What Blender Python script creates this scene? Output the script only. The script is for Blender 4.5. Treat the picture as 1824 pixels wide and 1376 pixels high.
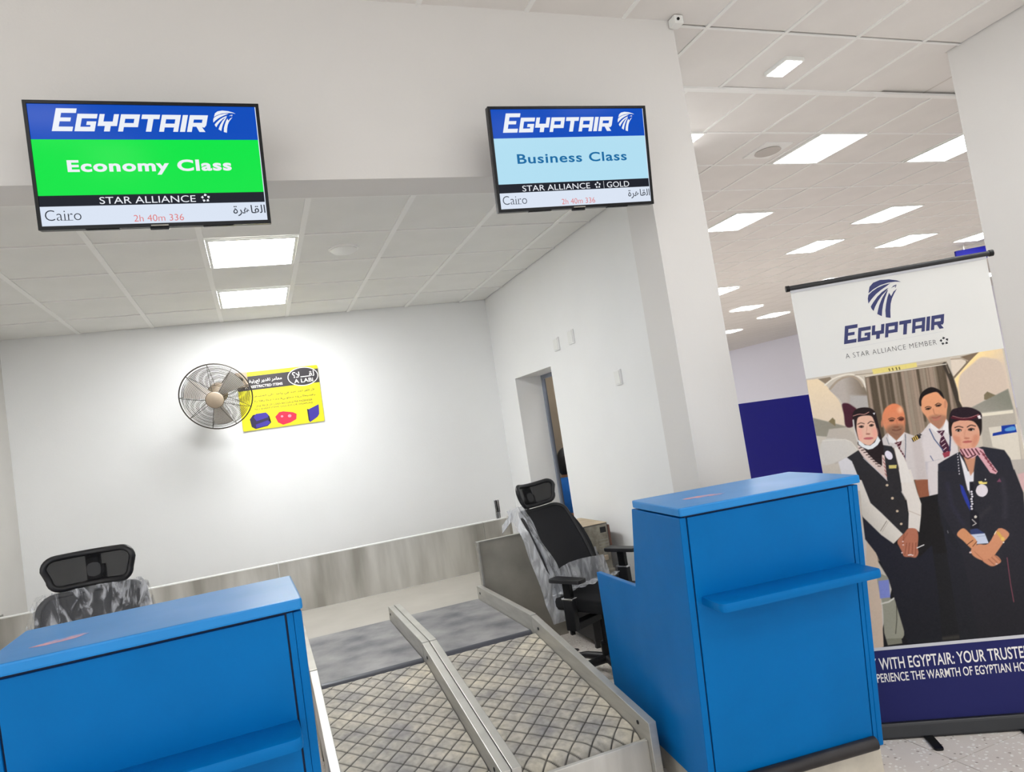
import bpy, bmesh, math, random
import numpy as np
from mathutils import Matrix, Vector

random.seed(7)
for _o in list(bpy.data.objects):
    bpy.data.objects.remove(_o, do_unlink=True)
SC = bpy.context.scene
COL = SC.collection

# ------------------------------------------------------------------ camera
def cam_matrix(yaw, pitch, roll, loc):
    cy, sy, cp, sp = math.cos(yaw), math.sin(yaw), math.cos(pitch), math.sin(pitch)
    f = Vector((sy * cp, cy * cp, sp)); r = Vector((cy, -sy, 0)); u = r.cross(f)
    c, s = math.cos(roll), math.sin(roll)
    r2 = c * r + s * u; u2 = -s * r + c * u; b = -f
    return Matrix(((r2.x, u2.x, b.x, loc[0]), (r2.y, u2.y, b.y, loc[1]), (r2.z, u2.z, b.z, loc[2]), (0, 0, 0, 1)))
cd = bpy.data.cameras.new('camera'); cam = bpy.data.objects.new('camera', cd); COL.objects.link(cam)
cd.sensor_fit = 'HORIZONTAL'; cd.sensor_width = 36.0; cd.lens = 1258.64 / 1824 * 36.0
cd.clip_start = 0.05; cd.clip_end = 200
cam.matrix_world = cam_matrix(0.355048, 0.0613642, -0.152224, (0, 0, 1.6))
SC.camera = cam

# ------------------------------------------------------------------ world, exposure
W = bpy.data.worlds.new('world'); SC.world = W; W.use_nodes = True
W.node_tree.nodes['Background'].inputs[0].default_value = (0.93, 0.97, 1.0, 1)
W.node_tree.nodes['Background'].inputs[1].default_value = 0.8
SC.view_settings.view_transform = 'Standard'; SC.view_settings.look = 'None'
SC.view_settings.exposure = 1.0; SC.view_settings.gamma = 1.0; SC.view_settings.use_curve_mapping = False
LIGHT_HALL = 11.0      # emission of the LED panels in the hall ceiling
LIGHT_ALCOVE = 18.3    # emission of the two LED panels in the alcove ceiling
SCREEN = 0.46         # emission of the television pictures

# ------------------------------------------------------------------ helpers
def lin(c):
    c = c / 255.0
    return c / 12.92 if c <= 0.04045 else ((c + 0.055) / 1.055) ** 2.4
def rgb(r, g, b, a=1.0): return (lin(r), lin(g), lin(b), a)

def mat(name, col, rough=0.5, metal=0.0, noise=0.0, nscale=6.0, bump=0.0, bscale=40.0, coat=0.0, spec=0.5, emit=None, estr=1.0, stretch=None, col2=None):
    m = bpy.data.materials.new(name); m.use_nodes = True
    nt = m.node_tree; b = nt.nodes['Principled BSDF']
    b.inputs['Base Color'].default_value = col
    b.inputs['Roughness'].default_value = rough; b.inputs['Metallic'].default_value = metal
    b.inputs['Specular IOR Level'].default_value = spec
    if coat: b.inputs['Coat Weight'].default_value = coat; b.inputs['Coat Roughness'].default_value = 0.15
    if emit: b.inputs['Emission Color'].default_value = emit; b.inputs['Emission Strength'].default_value = estr
    tc = None
    def coords():
        nonlocal tc
        if tc is None:
            tc = nt.nodes.new('ShaderNodeTexCoord')
            if stretch:
                mp = nt.nodes.new('ShaderNodeMapping'); mp.inputs['Scale'].default_value = stretch
                nt.links.new(tc.outputs['Object'], mp.inputs['Vector']); tc = mp
        return tc.outputs[0] if stretch else tc.outputs['Object']
    if noise:
        n = nt.nodes.new('ShaderNodeTexNoise'); n.inputs['Scale'].default_value = nscale; n.inputs['Detail'].default_value = 6
        nt.links.new(coords(), n.inputs['Vector'])
        mx = nt.nodes.new('ShaderNodeMix'); mx.data_type = 'RGBA'
        c2 = col2 or tuple(max(0, c * (1 - noise)) for c in col[:3]) + (1,)
        mx.inputs[6].default_value = col; mx.inputs[7].default_value = c2
        rp = nt.nodes.new('ShaderNodeMapRange'); rp.inputs[1].default_value = 0.35; rp.inputs[2].default_value = 0.7
        nt.links.new(n.outputs['Fac'], rp.inputs[0]); nt.links.new(rp.outputs[0], mx.inputs[0])
        nt.links.new(mx.outputs[2], b.inputs['Base Color'])
        rr = nt.nodes.new('ShaderNodeMapRange'); rr.inputs[3].default_value = max(0.02, rough - 0.06); rr.inputs[4].default_value = min(1, rough + 0.1)
        nt.links.new(n.outputs['Fac'], rr.inputs[0]); nt.links.new(rr.outputs[0], b.inputs['Roughness'])
    if bump:
        n2 = nt.nodes.new('ShaderNodeTexNoise'); n2.inputs['Scale'].default_value = bscale; n2.inputs['Detail'].default_value = 4
        nt.links.new(coords(), n2.inputs['Vector'])
        bp = nt.nodes.new('ShaderNodeBump'); bp.inputs['Strength'].default_value = bump; bp.inputs['Distance'].default_value = 0.01
        nt.links.new(n2.outputs['Fac'], bp.inputs['Height']); nt.links.new(bp.outputs[0], b.inputs['Normal'])
    return m

def emission(name, col, s):
    m = bpy.data.materials.new(name); m.use_nodes = True; nt = m.node_tree
    b = nt.nodes['Principled BSDF']; b.inputs['Base Color'].default_value = (0.002, 0.002, 0.002, 1)
    b.inputs['Roughness'].default_value = 0.14; b.inputs['Specular IOR Level'].default_value = 0.1
    b.inputs['Emission Color'].default_value = col; b.inputs['Emission Strength'].default_value = s
    return m

class MB:
    def __init__(self): self.v = []; self.f = []
    def add(self, vs, fs):
        n = len(self.v); self.v += [tuple(p) for p in vs]; self.f += [tuple(i + n for i in q) for q in fs]; return self
    def box(self, x0, x1, y0, y1, z0, z1, M=None):
        vs = [(x, y, z) for z in (z0, z1) for y in (y0, y1) for x in (x0, x1)]
        if M: vs = [M @ Vector(p) for p in vs]
        return self.add(vs, [(0, 2, 3, 1), (4, 5, 7, 6), (0, 1, 5, 4), (2, 6, 7, 3), (0, 4, 6, 2), (1, 3, 7, 5)])
    def prism(self, poly, a0, a1, axis='x'):
        """polygon of 2-D points extruded along an axis: x -> (y,z), y -> (x,z), z -> (x,y)"""
        n = len(poly)
        def P(p, a): return (a, p[0], p[1]) if axis == 'x' else (p[0], a, p[1]) if axis == 'y' else (p[0], p[1], a)
        vs = [P(p, a0) for p in poly] + [P(p, a1) for p in poly]
        fs = [tuple(range(n)), tuple(range(2 * n - 1, n - 1, -1))] + [(i, n + i, n + (i + 1) % n, (i + 1) % n) for i in range(n)]
        return self.add(vs, fs)
    def tube(self, pts, r, n=8, closed=False, flat=1.0):
        pts = [Vector(p) for p in pts]; N = len(pts); vs = []; up = None
        rs = r if isinstance(r, (list, tuple)) else [r] * N
        for i, p in enumerate(pts):
            if closed: t = pts[(i + 1) % N] - pts[i - 1]
            else: t = pts[min(i + 1, N - 1)] - pts[max(i - 1, 0)]
            t.normalize()
            if up is None:
                up = Vector((0, 0, 1)) if abs(t.z) < 0.9 else Vector((1, 0, 0))
            s = t.cross(up).normalized(); u = s.cross(t).normalized(); up = u
            for k in range(n):
                a = 2 * math.pi * k / n
                vs.append(p + rs[i] * (math.cos(a) * s + math.sin(a) * flat * u))
        fs = []
        for i in range(N if closed else N - 1):
            j = (i + 1) % N
            for k in range(n):
                k2 = (k + 1) % n
                fs.append((i * n + k, i * n + k2, j * n + k2, j * n + k))
        if not closed:
            fs.append(tuple(range(n - 1, -1, -1))); fs.append(tuple((N - 1) * n + k for k in range(n)))
        return self.add(vs, fs)
    def lathe(self, prof, n=24, M=None):
        """profile of (radius, z) around local z"""
        vs = []
        for r, z in prof:
            for k in range(n):
                a = 2 * math.pi * k / n; vs.append(Vector((r * math.cos(a), r * math.sin(a), z)))
        if M: vs = [M @ p for p in vs]
        fs = []
        for i in range(len(prof) - 1):
            for k in range(n):
                k2 = (k + 1) % n; fs.append((i * n + k, i * n + k2, (i + 1) * n + k2, (i + 1) * n + k))
        fs.append(tuple(range(n - 1, -1, -1))); m = (len(prof) - 1) * n; fs.append(tuple(m + k for k in range(n)))
        return self.add(vs, fs)
    def grid(self, nu, nv, fn):
        vs = [fn(i / nu, j / nv) for j in range(nv + 1) for i in range(nu + 1)]
        fs = [(j * (nu + 1) + i, j * (nu + 1) + i + 1, (j + 1) * (nu + 1) + i + 1, (j + 1) * (nu + 1) + i) for j in range(nv) for i in range(nu)]
        return self.add(vs, fs)
    def mesh(self, name, smooth=False, bevel=0.0, fix=True):
        me = bpy.data.meshes.new(name); me.from_pydata([tuple(p) for p in self.v], [], self.f)
        if fix or bevel:
            bm = bmesh.new(); bm.from_mesh(me)
            if fix: bmesh.ops.recalc_face_normals(bm, faces=bm.faces)
            if bevel:
                es = [e for e in bm.edges if len(e.link_faces) == 2 and e.calc_face_angle(0) > 0.6]
                bmesh.ops.bevel(bm, geom=es, offset=bevel, segments=2, profile=0.6, affect='EDGES', clamp_overlap=True)
            bm.to_mesh(me); bm.free()
        if smooth:
            me.polygons.foreach_set('use_smooth', [True] * len(me.polygons))
        me.update(); return me
    def build(self, name, m, parent=None, smooth=False, bevel=0.0, fix=True, angle=None):
        me = self.mesh(name, smooth, bevel, fix); me.materials.append(m)
        if angle is not None and smooth:
            me.set_sharp_from_angle(angle=math.radians(angle))
        return link(name, me, parent)

def link(name, data, parent=None):
    o = bpy.data.objects.new(name, data); COL.objects.link(o)
    if parent is not None: o.parent = parent
    return o
def tag(o, label=None, cat=None, group=None, kind=None):
    if label: o['label'] = label
    if cat: o['category'] = cat
    if group: o['group'] = group
    if kind: o['kind'] = kind
    return o
def empty(name, loc=(0, 0, 0), rz=0.0, label=None, cat=None, group=None, M=None):
    o = bpy.data.objects.new(name, None); COL.objects.link(o); o.empty_display_size = 0.1
    if M is not None: o.matrix_world = M
    else: o.location = loc; o.rotation_euler = (0, 0, rz)
    return tag(o, label, cat, group)
def copy_tree(o, parent=None):
    c = o.copy(); COL.objects.link(c); c.parent = parent
    for ch in list(o.children): copy_tree(ch, c)
    return c

def fit_verts(co, box, plane_y, keep=False):
    """fit flat text verts (x,y,z with y=depth already) into box (x0,x1,z0,z1)"""
    x0, x1, z0, z1 = box
    a, b = co[:, 0].min(), co[:, 0].max(); c, d = co[:, 1].min(), co[:, 1].max()
    out = np.empty_like(co)
    out[:, 0] = x0 + (co[:, 0] - a) / (b - a) * (x1 - x0)
    out[:, 2] = z0 + (co[:, 1] - c) / (d - c) * (z1 - z0)
    out[:, 1] = plane_y
    return out
def text(name, s, m, parent, box, y, bold=0.0, space=1.0, shear=0.0):
    """flat lettering facing local -y, fitted to box (x0,x1,z0,z1)"""
    cu = bpy.data.curves.new('lettering', 'FONT'); cu.body = s; cu.offset = bold; cu.space_character = space; cu.shear = shear
    cu.resolution_u = 4; cu.fill_mode = 'FRONT'
    t = bpy.data.objects.new('lettering', cu); COL.objects.link(t)
    dg = bpy.context.evaluated_depsgraph_get(); ev = t.evaluated_get(dg)
    me = bpy.data.meshes.new_from_object(ev); me.name = name
    bpy.data.objects.remove(t, do_unlink=True); bpy.data.curves.remove(cu)
    n = len(me.vertices); co = np.empty(n * 3); me.vertices.foreach_get('co', co); co = co.reshape(-1, 3)
    if n == 0: return None
    co = fit_verts(co, box, y); me.vertices.foreach_set('co', co.ravel()); me.update()
    me.materials.clear(); me.materials.append(m)
    return link(name, me, parent)
def flat(name, polys, m, parent, y, xf=None):
    """flat polygons (lists of (x,z)) facing local -y"""
    bm = bmesh.new()
    for p in polys:
        q = [xf(*c) for c in p] if xf else p
        vs = [bm.verts.new((a, y, b)) for a, b in q]
        try: bm.faces.new(vs)
        except ValueError: pass
    bmesh.ops.triangulate(bm, faces=bm.faces)
    for f in bm.faces:
        f.normal_update()
        if f.normal.y > 0: f.normal_flip()
    me = bpy.data.meshes.new(name); bm.to_mesh(me); bm.free(); me.materials.append(m)
    return link(name, me, parent)

# ------------------------------------------------------------------ materials
M = {}
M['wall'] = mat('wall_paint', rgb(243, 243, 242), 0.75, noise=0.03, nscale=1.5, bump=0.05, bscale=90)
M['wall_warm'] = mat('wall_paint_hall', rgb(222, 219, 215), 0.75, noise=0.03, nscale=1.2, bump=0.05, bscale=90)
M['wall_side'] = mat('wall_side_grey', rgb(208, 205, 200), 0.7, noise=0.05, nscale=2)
M['tile'] = mat('ceiling_tile', rgb(234, 233, 229), 0.85, noise=0.04, nscale=3, bump=0.08, bscale=300)
M['tile_hall'] = mat('ceiling_tile_hall', rgb(234, 230, 226), 0.85, noise=0.04, nscale=3, bump=0.08, bscale=300)
M['tee'] = mat('ceiling_tee', rgb(242, 241, 238), 0.6)
M['floor'] = mat('floor_grout', rgb(150, 143, 134), 0.8)
M['blue'] = mat('blue_paint', rgb(0, 108, 178), 0.40, noise=0.10, nscale=3.0, spec=0.12, bump=0.03, bscale=60)
M['blue_top'] = mat('blue_laminate_top', rgb(16, 132, 206), 0.32, noise=0.10, nscale=3.0, spec=0.42)  # same blue paint, lightened to put overhead light and sheen into the colour
M['blue_dark'] = mat('blue_groove', rgb(6, 36, 70), 0.6)
M['plinth'] = mat('plinth_cream', rgb(205, 196, 180), 0.7, noise=0.2, nscale=12)
M['bumper'] = mat('bumper_rubber', rgb(40, 36, 36), 0.5, noise=0.3, nscale=15)
M['residue'] = mat('label_residue', rgb(214, 150, 150), 0.7, noise=0.5, nscale=30, col2=rgb(120, 150, 200))
M['steel'] = mat('brushed_steel', rgb(198, 196, 190), 0.46, 0.8, noise=0.14, nscale=5, bump=0.04, bscale=50, stretch=(1, 1, 6))
M['steel2'] = mat('brushed_steel_panel', rgb(216, 213, 206), 0.42, 0.55, noise=0.2, nscale=3.0, bump=0.05, bscale=30, col2=rgb(160, 156, 147), stretch=(1.6, 1, 0.25))  # vertical colour streaks imitate reflections in the steel
M['steel3'] = mat('steel_dark_plate', rgb(186, 182, 172), 0.5, 0.45, noise=0.3, nscale=2.0, col2=rgb(136, 132, 122))
M['rubber'] = mat('smooth_belt', rgb(150, 148, 148), 0.55, noise=0.55, nscale=4, col2=rgb(92, 92, 98), bump=0.1, bscale=60)
M['rubber_edge'] = mat('belt_edge_roller', rgb(70, 72, 80), 0.4)
M['collector'] = mat('collector_belt', rgb(182, 177, 168), 0.5, noise=0.15, nscale=2)
M['black'] = mat('black_plastic', rgb(26, 26, 29), 0.42)
M['black_gloss'] = mat('black_gloss_plastic', rgb(12, 12, 14), 0.25, spec=0.25)
M['mesh'] = mat('black_mesh_fabric', rgb(34, 34, 38), 0.8, bump=0.5, bscale=600)
M['fabric'] = mat('black_seat_fabric', rgb(24, 24, 27), 0.85, bump=0.3, bscale=400)
M['chrome'] = mat('chrome', rgb(225, 225, 228), 0.08, 1.0)
M['white_plastic'] = mat('white_plastic', rgb(236, 236, 232), 0.4)
M['beige'] = mat('fan_beige', rgb(190, 172, 150), 0.45, noise=0.12, nscale=20)
M['wire'] = mat('fan_wire', rgb(74, 68, 60), 0.45, 0.4)

M['navy'] = mat('banner_navy', rgb(36, 38, 92), 0.6, spec=0.15)
M['banner_white'] = mat('banner_white', rgb(220, 219, 215), 0.6, noise=0.02, nscale=4)
M['logo_navy'] = mat('logo_navy', rgb(42, 48, 100), 0.6)
M['ink'] = mat('ink_dark', rgb(40, 40, 46), 0.7)
M['strip'] = mat('banner_light_strip', rgb(196, 196, 200), 0.6)
M['lettering'] = mat('banner_lettering', rgb(236, 232, 226), 0.6)
M['sign_yellow'] = mat('sign_yellow', rgb(240, 228, 20), 0.4, noise=0.05, nscale=8)
M['sign_black'] = mat('sign_black', rgb(52, 46, 50), 0.4)
M['sign_white'] = mat('sign_white', rgb(240, 238, 232), 0.4)
M['dado'] = mat('dado_blue', rgb(12, 12, 128), 0.6, spec=0.2)
M['farwall'] = mat('far_wall_paint', rgb(240, 238, 248), 0.8)
M['panel_hall'] = emission('led_panel_hall', (0.965, 0.985, 1.0, 1), LIGHT_HALL)
M['panel_alcove'] = emission('led_panel_alcove', (0.97, 0.99, 1.0, 1), LIGHT_ALCOVE)

def plastic_wrap(name, lo, hi, a=0.48, b_=0.68):
    m = bpy.data.materials.new(name); m.use_nodes = True; nt = m.node_tree
    b = nt.nodes['Principled BSDF']; b.inputs['Base Color'].default_value = rgb(214, 216, 222); b.inputs['Roughness'].default_value = 0.1
    b.inputs['Specular IOR Level'].default_value = 0.9
    tc = nt.nodes.new('ShaderNodeTexCoord'); mp = nt.nodes.new('ShaderNodeMapping'); mp.inputs['Scale'].default_value = (22, 22, 6)
    n = nt.nodes.new('ShaderNodeTexNoise'); n.inputs['Scale'].default_value = 1.0; n.inputs['Detail'].default_value = 5; n.inputs['Distortion'].default_value = 1.2
    nt.links.new(tc.outputs['Object'], mp.inputs[0]); nt.links.new(mp.outputs[0], n.inputs['Vector'])
    bp = nt.nodes.new('ShaderNodeBump'); bp.inputs['Strength'].default_value = 1.0; bp.inputs['Distance'].default_value = 0.03
    nt.links.new(n.outputs['Fac'], bp.inputs['Height']); nt.links.new(bp.outputs[0], b.inputs['Normal'])
    tr = nt.nodes.new('ShaderNodeBsdfTransparent'); mx = nt.nodes.new('ShaderNodeMixShader')
    rm = nt.nodes.new('ShaderNodeMapRange'); rm.inputs[1].default_value = a; rm.inputs[2].default_value = b_; rm.inputs[3].default_value = lo; rm.inputs[4].default_value = hi
    nt.links.new(n.outputs['Fac'], rm.inputs[0]); nt.links.new(rm.outputs[0], mx.inputs[0])
    nt.links.new(tr.outputs[0], mx.inputs[1]); nt.links.new(b.outputs[0], mx.inputs[2])
    nt.links.new(mx.outputs[0], nt.nodes['Material Output'].inputs['Surface'])
    return m
M['wrap'] = plastic_wrap('clear_plastic_wrap', 0.10, 0.85)
M['wrap2'] = plastic_wrap('cloudy_plastic_wrap', 0.38, 0.85, 0.4)
def open_mesh():
    m = mat('open_mesh_fabric', rgb(24, 24, 27), 0.7, spec=0.2); nt = m.node_tree; b = nt.nodes['Principled BSDF']
    tr = nt.nodes.new('ShaderNodeBsdfTransparent'); mx = nt.nodes.new('ShaderNodeMixShader'); mx.inputs[0].default_value = 0.72
    nt.links.new(tr.outputs[0], mx.inputs[1]); nt.links.new(b.outputs[0], mx.inputs[2]); nt.links.new(mx.outputs[0], nt.nodes['Material Output'].inputs['Surface']); return m
M['open_mesh'] = open_mesh()

def terrazzo():
    m = bpy.data.materials.new('terrazzo_tile'); m.use_nodes = True; nt = m.node_tree; b = nt.nodes['Principled BSDF']
    b.inputs['Roughness'].default_value = 0.38
    geo = nt.nodes.new('ShaderNodeNewGeometry')
    n = nt.nodes.new('ShaderNodeTexNoise'); n.inputs['Scale'].default_value = 3.5; n.inputs['Detail'].default_value = 6
    v = nt.nodes.new('ShaderNodeTexVoronoi'); v.inputs['Scale'].default_value = 45
    v2 = nt.nodes.new('ShaderNodeTexVoronoi'); v2.inputs['Scale'].default_value = 26
    for q in (n, v, v2): nt.links.new(geo.outputs['Position'], q.inputs['Vector'])
    base = nt.nodes.new('ShaderNodeMix'); base.data_type = 'RGBA'; base.inputs[6].default_value = rgb(232, 224, 216); base.inputs[7].default_value = rgb(206, 196, 187)
    nt.links.new(n.outputs['Fac'], base.inputs[0])
    def fleck(vor, thr, col, prev):
        lt = nt.nodes.new('ShaderNodeMath'); lt.operation = 'LESS_THAN'; lt.inputs[1].default_value = thr
        nt.links.new(vor.outputs['Distance'], lt.inputs[0])
        mx = nt.nodes.new('ShaderNodeMix'); mx.data_type = 'RGBA'; mx.inputs[7].default_value = col
        nt.links.new(prev.outputs[2], mx.inputs[6]); nt.links.new(lt.outputs[0], mx.inputs[0]); return mx
    a = fleck(v, 0.27, rgb(240, 236, 230), base); c = fleck(v2, 0.15, rgb(160, 148, 138), a)
    nt.links.new(c.outputs[2], b.inputs['Base Color'])
    return m
M['terrazzo'] = terrazzo()

def far_ceiling():
    """plain slab above the tiles; where the tiles are too far away to tell apart it carries the tile joints as fine lines"""
    m = bpy.data.materials.new('ceiling_far_tiles'); m.use_nodes = True; nt = m.node_tree; b = nt.nodes['Principled BSDF']; b.inputs['Roughness'].default_value = 0.85
    geo = nt.nodes.new('ShaderNodeNewGeometry')
    br = nt.nodes.new('ShaderNodeTexBrick'); br.offset = 0; br.squash = 1
    br.inputs['Color1'].default_value = rgb(234, 230, 226); br.inputs['Color2'].default_value = rgb(230, 226, 222); br.inputs['Mortar'].default_value = rgb(212, 206, 200)
    br.inputs['Scale'].default_value = 1; br.inputs['Mortar Size'].default_value = 0.012; br.inputs['Brick Width'].default_value = 0.567; br.inputs['Row Height'].default_value = 0.649
    nt.links.new(geo.outputs['Position'], br.inputs['Vector']); nt.links.new(br.outputs['Color'], b.inputs['Base Color'])
    return m
M['ceil_far'] = far_ceiling()

# ------------------------------------------------------------------ structure
ZA, ZH = 2.97, 3.66           # alcove ceiling, hall ceiling
YB, XR, XL = 6.86, 2.39, -1.88
floor = tag(MB().box(-9, 40, -8, 42, -0.15, -0.006).build('floor', M['floor']), 'speckled beige terrazzo tile floor', 'floor', kind='structure')
ft = MB().box(-0.298, 0.298, -0.298, 0.298, -0.006, 0.0).mesh('floor_tile'); ft.materials.append(M['terrazzo'])
X0, Y0 = 2.488, 2.25
for i in range(-8, 6):
    for j in range(-2, 9):
        x, y = X0 + 0.6 * i + 0.3, Y0 + 0.6 * j + 0.3
        if y > 6.9 or y < 1.0: continue
        o = link('floor_tile', ft, floor); o.location = (x, y, 0)
far = MB()
for (a, b, c, d) in ((X0 + 3.6, 40, -8, 42), (-9, X0 - 4.8, -8, 42), (X0 - 4.8, X0 + 3.6, 6.95, 42), (X0 - 4.8, X0 + 3.6, -8, 1.04)):
    far.box(a, b, c, d, -0.006, -0.001)
tag(far.build('floor_tile_field', M['terrazzo'], floor), kind='stuff')

# back wall, side walls, bulkhead and pillar
tag(MB().box(-6, 2.66, YB, YB + 0.2, 0, 4.2).build('wall_back', M['wall']), 'white back wall of the check-in alcove', 'wall', kind='structure')
wl = MB().box(XL - 0.2, XL, 3.31, 4.9, 0, 4.2); wl.box(XL - 0.2, XL, 4.9, 6.3, 0.83, 4.2); wl.box(XL - 0.2, XL, 6.3, YB, 0, 4.2)
tag(wl.build('wall_left', M['wall_side']), 'grey side wall at the left end of the alcove', 'wall', kind='structure')
wr = MB()
wr.box(XR, XR + 0.1, 3.345, 3.62, 0, 4.2); wr.box(XR, 2.655, 3.62, 5.45, 0, 4.2); wr.box(XR, 2.655, 5.45, 6.33, 2.08, 4.2); wr.box(XR, 2.655, 6.33, YB, 0, 4.2)
tag(wr.build('wall_right', M['wall']), 'white side wall of the alcove with a narrow doorway', 'wall', kind='structure')
wf = MB()
wf.box(-6, 2.385, 3.09, 3.31, 2.813, ZH + 0.3)
wf.box(2.07, 2.385, 3.09, 3.345, 0, 2.813)
wf.box(-6, XL, 3.09, 3.31, 0, 2.813)
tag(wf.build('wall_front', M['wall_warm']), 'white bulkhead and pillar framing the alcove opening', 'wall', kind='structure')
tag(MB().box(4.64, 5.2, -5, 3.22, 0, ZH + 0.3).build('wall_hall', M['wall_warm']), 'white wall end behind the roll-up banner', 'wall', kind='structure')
fw = tag(MB().box(20.95, 21.2, 6, 42, 0, ZH + 0.3).build('wall_far', M['farwall']), 'pale far wall of the hall', 'wall', kind='structure')
pt = empty('partition_panel', (5.2, 6.1, 0), label='dark blue partition panel standing between the pillar and the banner', cat='partition')
MB().box(0, 0.05, -1.05, 1.1, 0.03, 1.50).build('board', M['dado'], pt, bevel=0.004)
for yy in (-0.9, 0.95): MB().box(-0.15, 0.2, yy - 0.03, yy + 0.03, 0, 0.03).build('foot', M['steel'], pt, bevel=0.003)
# room behind the doorway
rm_ = MB(); rm_.box(2.655, 3.52, 7.55, 7.65, 0, 3.0); rm_.box(3.48, 3.55, 4.85, 7.6, 0, 3.0); rm_.box(2.655, 3.52, 4.8, 4.9, 0, 3.0); rm_.box(2.66, 2.7, 7.06, 7.6, 0, 3.0); rm_.box(2.655, 3.52, 4.85, 7.6, 2.9, 3.0)
M['room'] = mat('back_room_wall', rgb(158, 144, 126), 0.8, noise=0.1, nscale=4)
M['room_dark'] = mat('back_room_panel', rgb(58, 54, 56), 0.6)
tag(rm_.build('wall_room', M['room']), 'brownish wall of the room behind the doorway', 'wall', kind='structure')
tag(MB().box(3.44, 3.478, 5.0, 7.5, 0.0, 1.52).build('dado_panel', M['room_dark'], bpy.data.objects['wall_room']), 'dark lower panelling')
ro = MB(); ro.box(3.55, 3.60, 4.76, 7.7, 0, ZH); ro.box(2.655, 3.60, 4.76, 4.80, 0, ZH); ro.box(2.66, 3.60, 7.65, 7.7, 0, ZH); ro.box(2.655, 3.55, 4.80, 7.65, 3.0, 3.05)
tag(ro.build('wall_room_outside', M['wall_warm']), 'white outside of the small room, hidden behind the pillar', 'wall', kind='structure')
dr = empty('door_1', (XR, 5.89, 0), label='grey door frame lining the narrow doorway', cat='door'); dr['kind'] = 'structure'
M['frame_grey'] = mat('door_frame_grey', rgb(128, 134, 148), 0.45)
MB().box(0.262, 0.283, 0.405, 0.438, 0, 2.08).build('frame_jamb', M['frame_grey'], dr, bevel=0.004)
MB().box(0.283, 0.298, 0.413, 0.438, 0, 2.07).build('frame_stop', mat('door_frame_dark', rgb(92, 98, 110), 0.5), dr, bevel=0.003)
MB().box(0.262, 0.283, -0.44, 0.405, 2.04, 2.08).build('frame_head', M['frame_grey'], dr, bevel=0.004)

# ceilings
ca = tag(MB().box(XL, XR, 3.31, YB, ZA + 0.03, ZA + 0.2).build('ceiling', M['tile']), 'suspended tile ceiling of the alcove', 'ceiling', kind='structure')
ch = MB(); ch.box(-6, 40, -5, 42, ZH + 0.02, ZH + 0.3)
ch = tag(ch.build('ceiling', M['ceil_far']), 'suspended tile ceiling of the hall', 'ceiling', kind='structure')
def tile_field(parent, xs, ys, z, m, skip=(), keep=None, tee=0.012, edges=None, shift=0.0):
    cache = {}
    for i in range(len(xs) - 1):
        for j in range(len(ys) - 1):
            if (i, j) in skip: continue
            cx, cy = (xs[i] + xs[i + 1]) / 2, (ys[j] + ys[j + 1]) / 2
            if keep and not keep(cx, cy): continue
            w, d = xs[i + 1] - xs[i], ys[j + 1] - ys[j]
            k = (round(w, 3), round(d, 3))
            if k not in cache:
                mb = MB(); e = tee * 0.75
                mb.box(-w / 2 + e, w / 2 - e, -d / 2 + e, d / 2 - e, 0.004, 0.018)
                me = mb.mesh('ceiling_tile', bevel=0.002); me.materials.append(m); cache[k] = me
            o = link('ceiling_tile', cache[k], parent); o.location = (cx, cy, z + random.uniform(-0.001, 0.0012))
            o.rotation_euler = (random.uniform(-0.002, 0.002), random.uniform(-0.002, 0.002), 0)
def tees(parent, xs, ys, z, w=0.012, x0=None, x1=None, y0=None, y1=None, main=0.016):
    for x in xs:
        MB().box(x - main, x + main, y0, y1, z - 0.002, z + 0.006).build('main_tee', M['tee'], parent)
    for y in ys:
        MB().box(x0, x1, y - w * 0.6, y + w * 0.6, z - 0.001, z + 0.006).build('cross_tee', M['tee'], parent)
axs = [XL] + [0.414 + 0.569 * k for k in range(-4, 4)] + [XR]
axs = sorted(x for x in axs if XL <= x <= XR)
ays = [3.31] + [3.736 + 0.637 * k for k in range(0, 5)] + [YB]
ia = axs.index(min(axs, key=lambda v: abs(v - (0.414 - 0.569))))
tile_field(ca, axs, ays, ZA, M['tile'], skip={(ia, 2), (ia, 4)})
tees(ca, axs[1:-1], ays[1:-1], ZA, x0=XL, x1=XR, y0=3.31, y1=YB)

hx1 = [2.635 + 0.5552 * k for k in range(-6, 5)]
hx1 = [x for x in hx1 if x < 4.64] + [4.64]
hy1 = [2.48, 3.12, 3.765]
tile_field(ch, hx1, hy1, ZH, M['tile_hall'], keep=lambda x, y: y < 3.09 or x > 2.0)
tees(ch, [x for x in hx1[:-1]], [3.128], ZH, x0=-0.6, x1=4.64, y0=2.3, y1=3.77, main=0.012)
hx2 = [4.10 + 0.5665 * k for k in range(-4, 18)]
hy2 = [3.79 + 0.650 * k for k in range(0, 12)]
tile_field(ch, hx2, hy2, ZH, M['tile_hall'], keep=lambda x, y: 0.70 < x / y < 1.62 and not (x < 2.5))
for y in hy2:
    MB().box(max(2.5, 0.68 * y), min(1.7 * y, 13.5), y - 0.012, y + 0.012, ZH - 0.001, ZH + 0.006).build('cross_tee', M['tee'], ch)
for x in hx2:
    a, b = max(3.79, x / 1.66), min(x / 0.68, 11.0)
    if b > a: MB().box(x - 0.010, x + 0.010, a, b, ZH - 0.002, ZH + 0.006).build('main_tee', M['tee'], ch)
tag(MB().box(2.4, 6.5, 3.755, 3.80, ZH - 0.012, ZH + 0.004).build('ceiling_joint', M['tee'], ch), 'wide joint strip across the hall ceiling')

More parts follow.
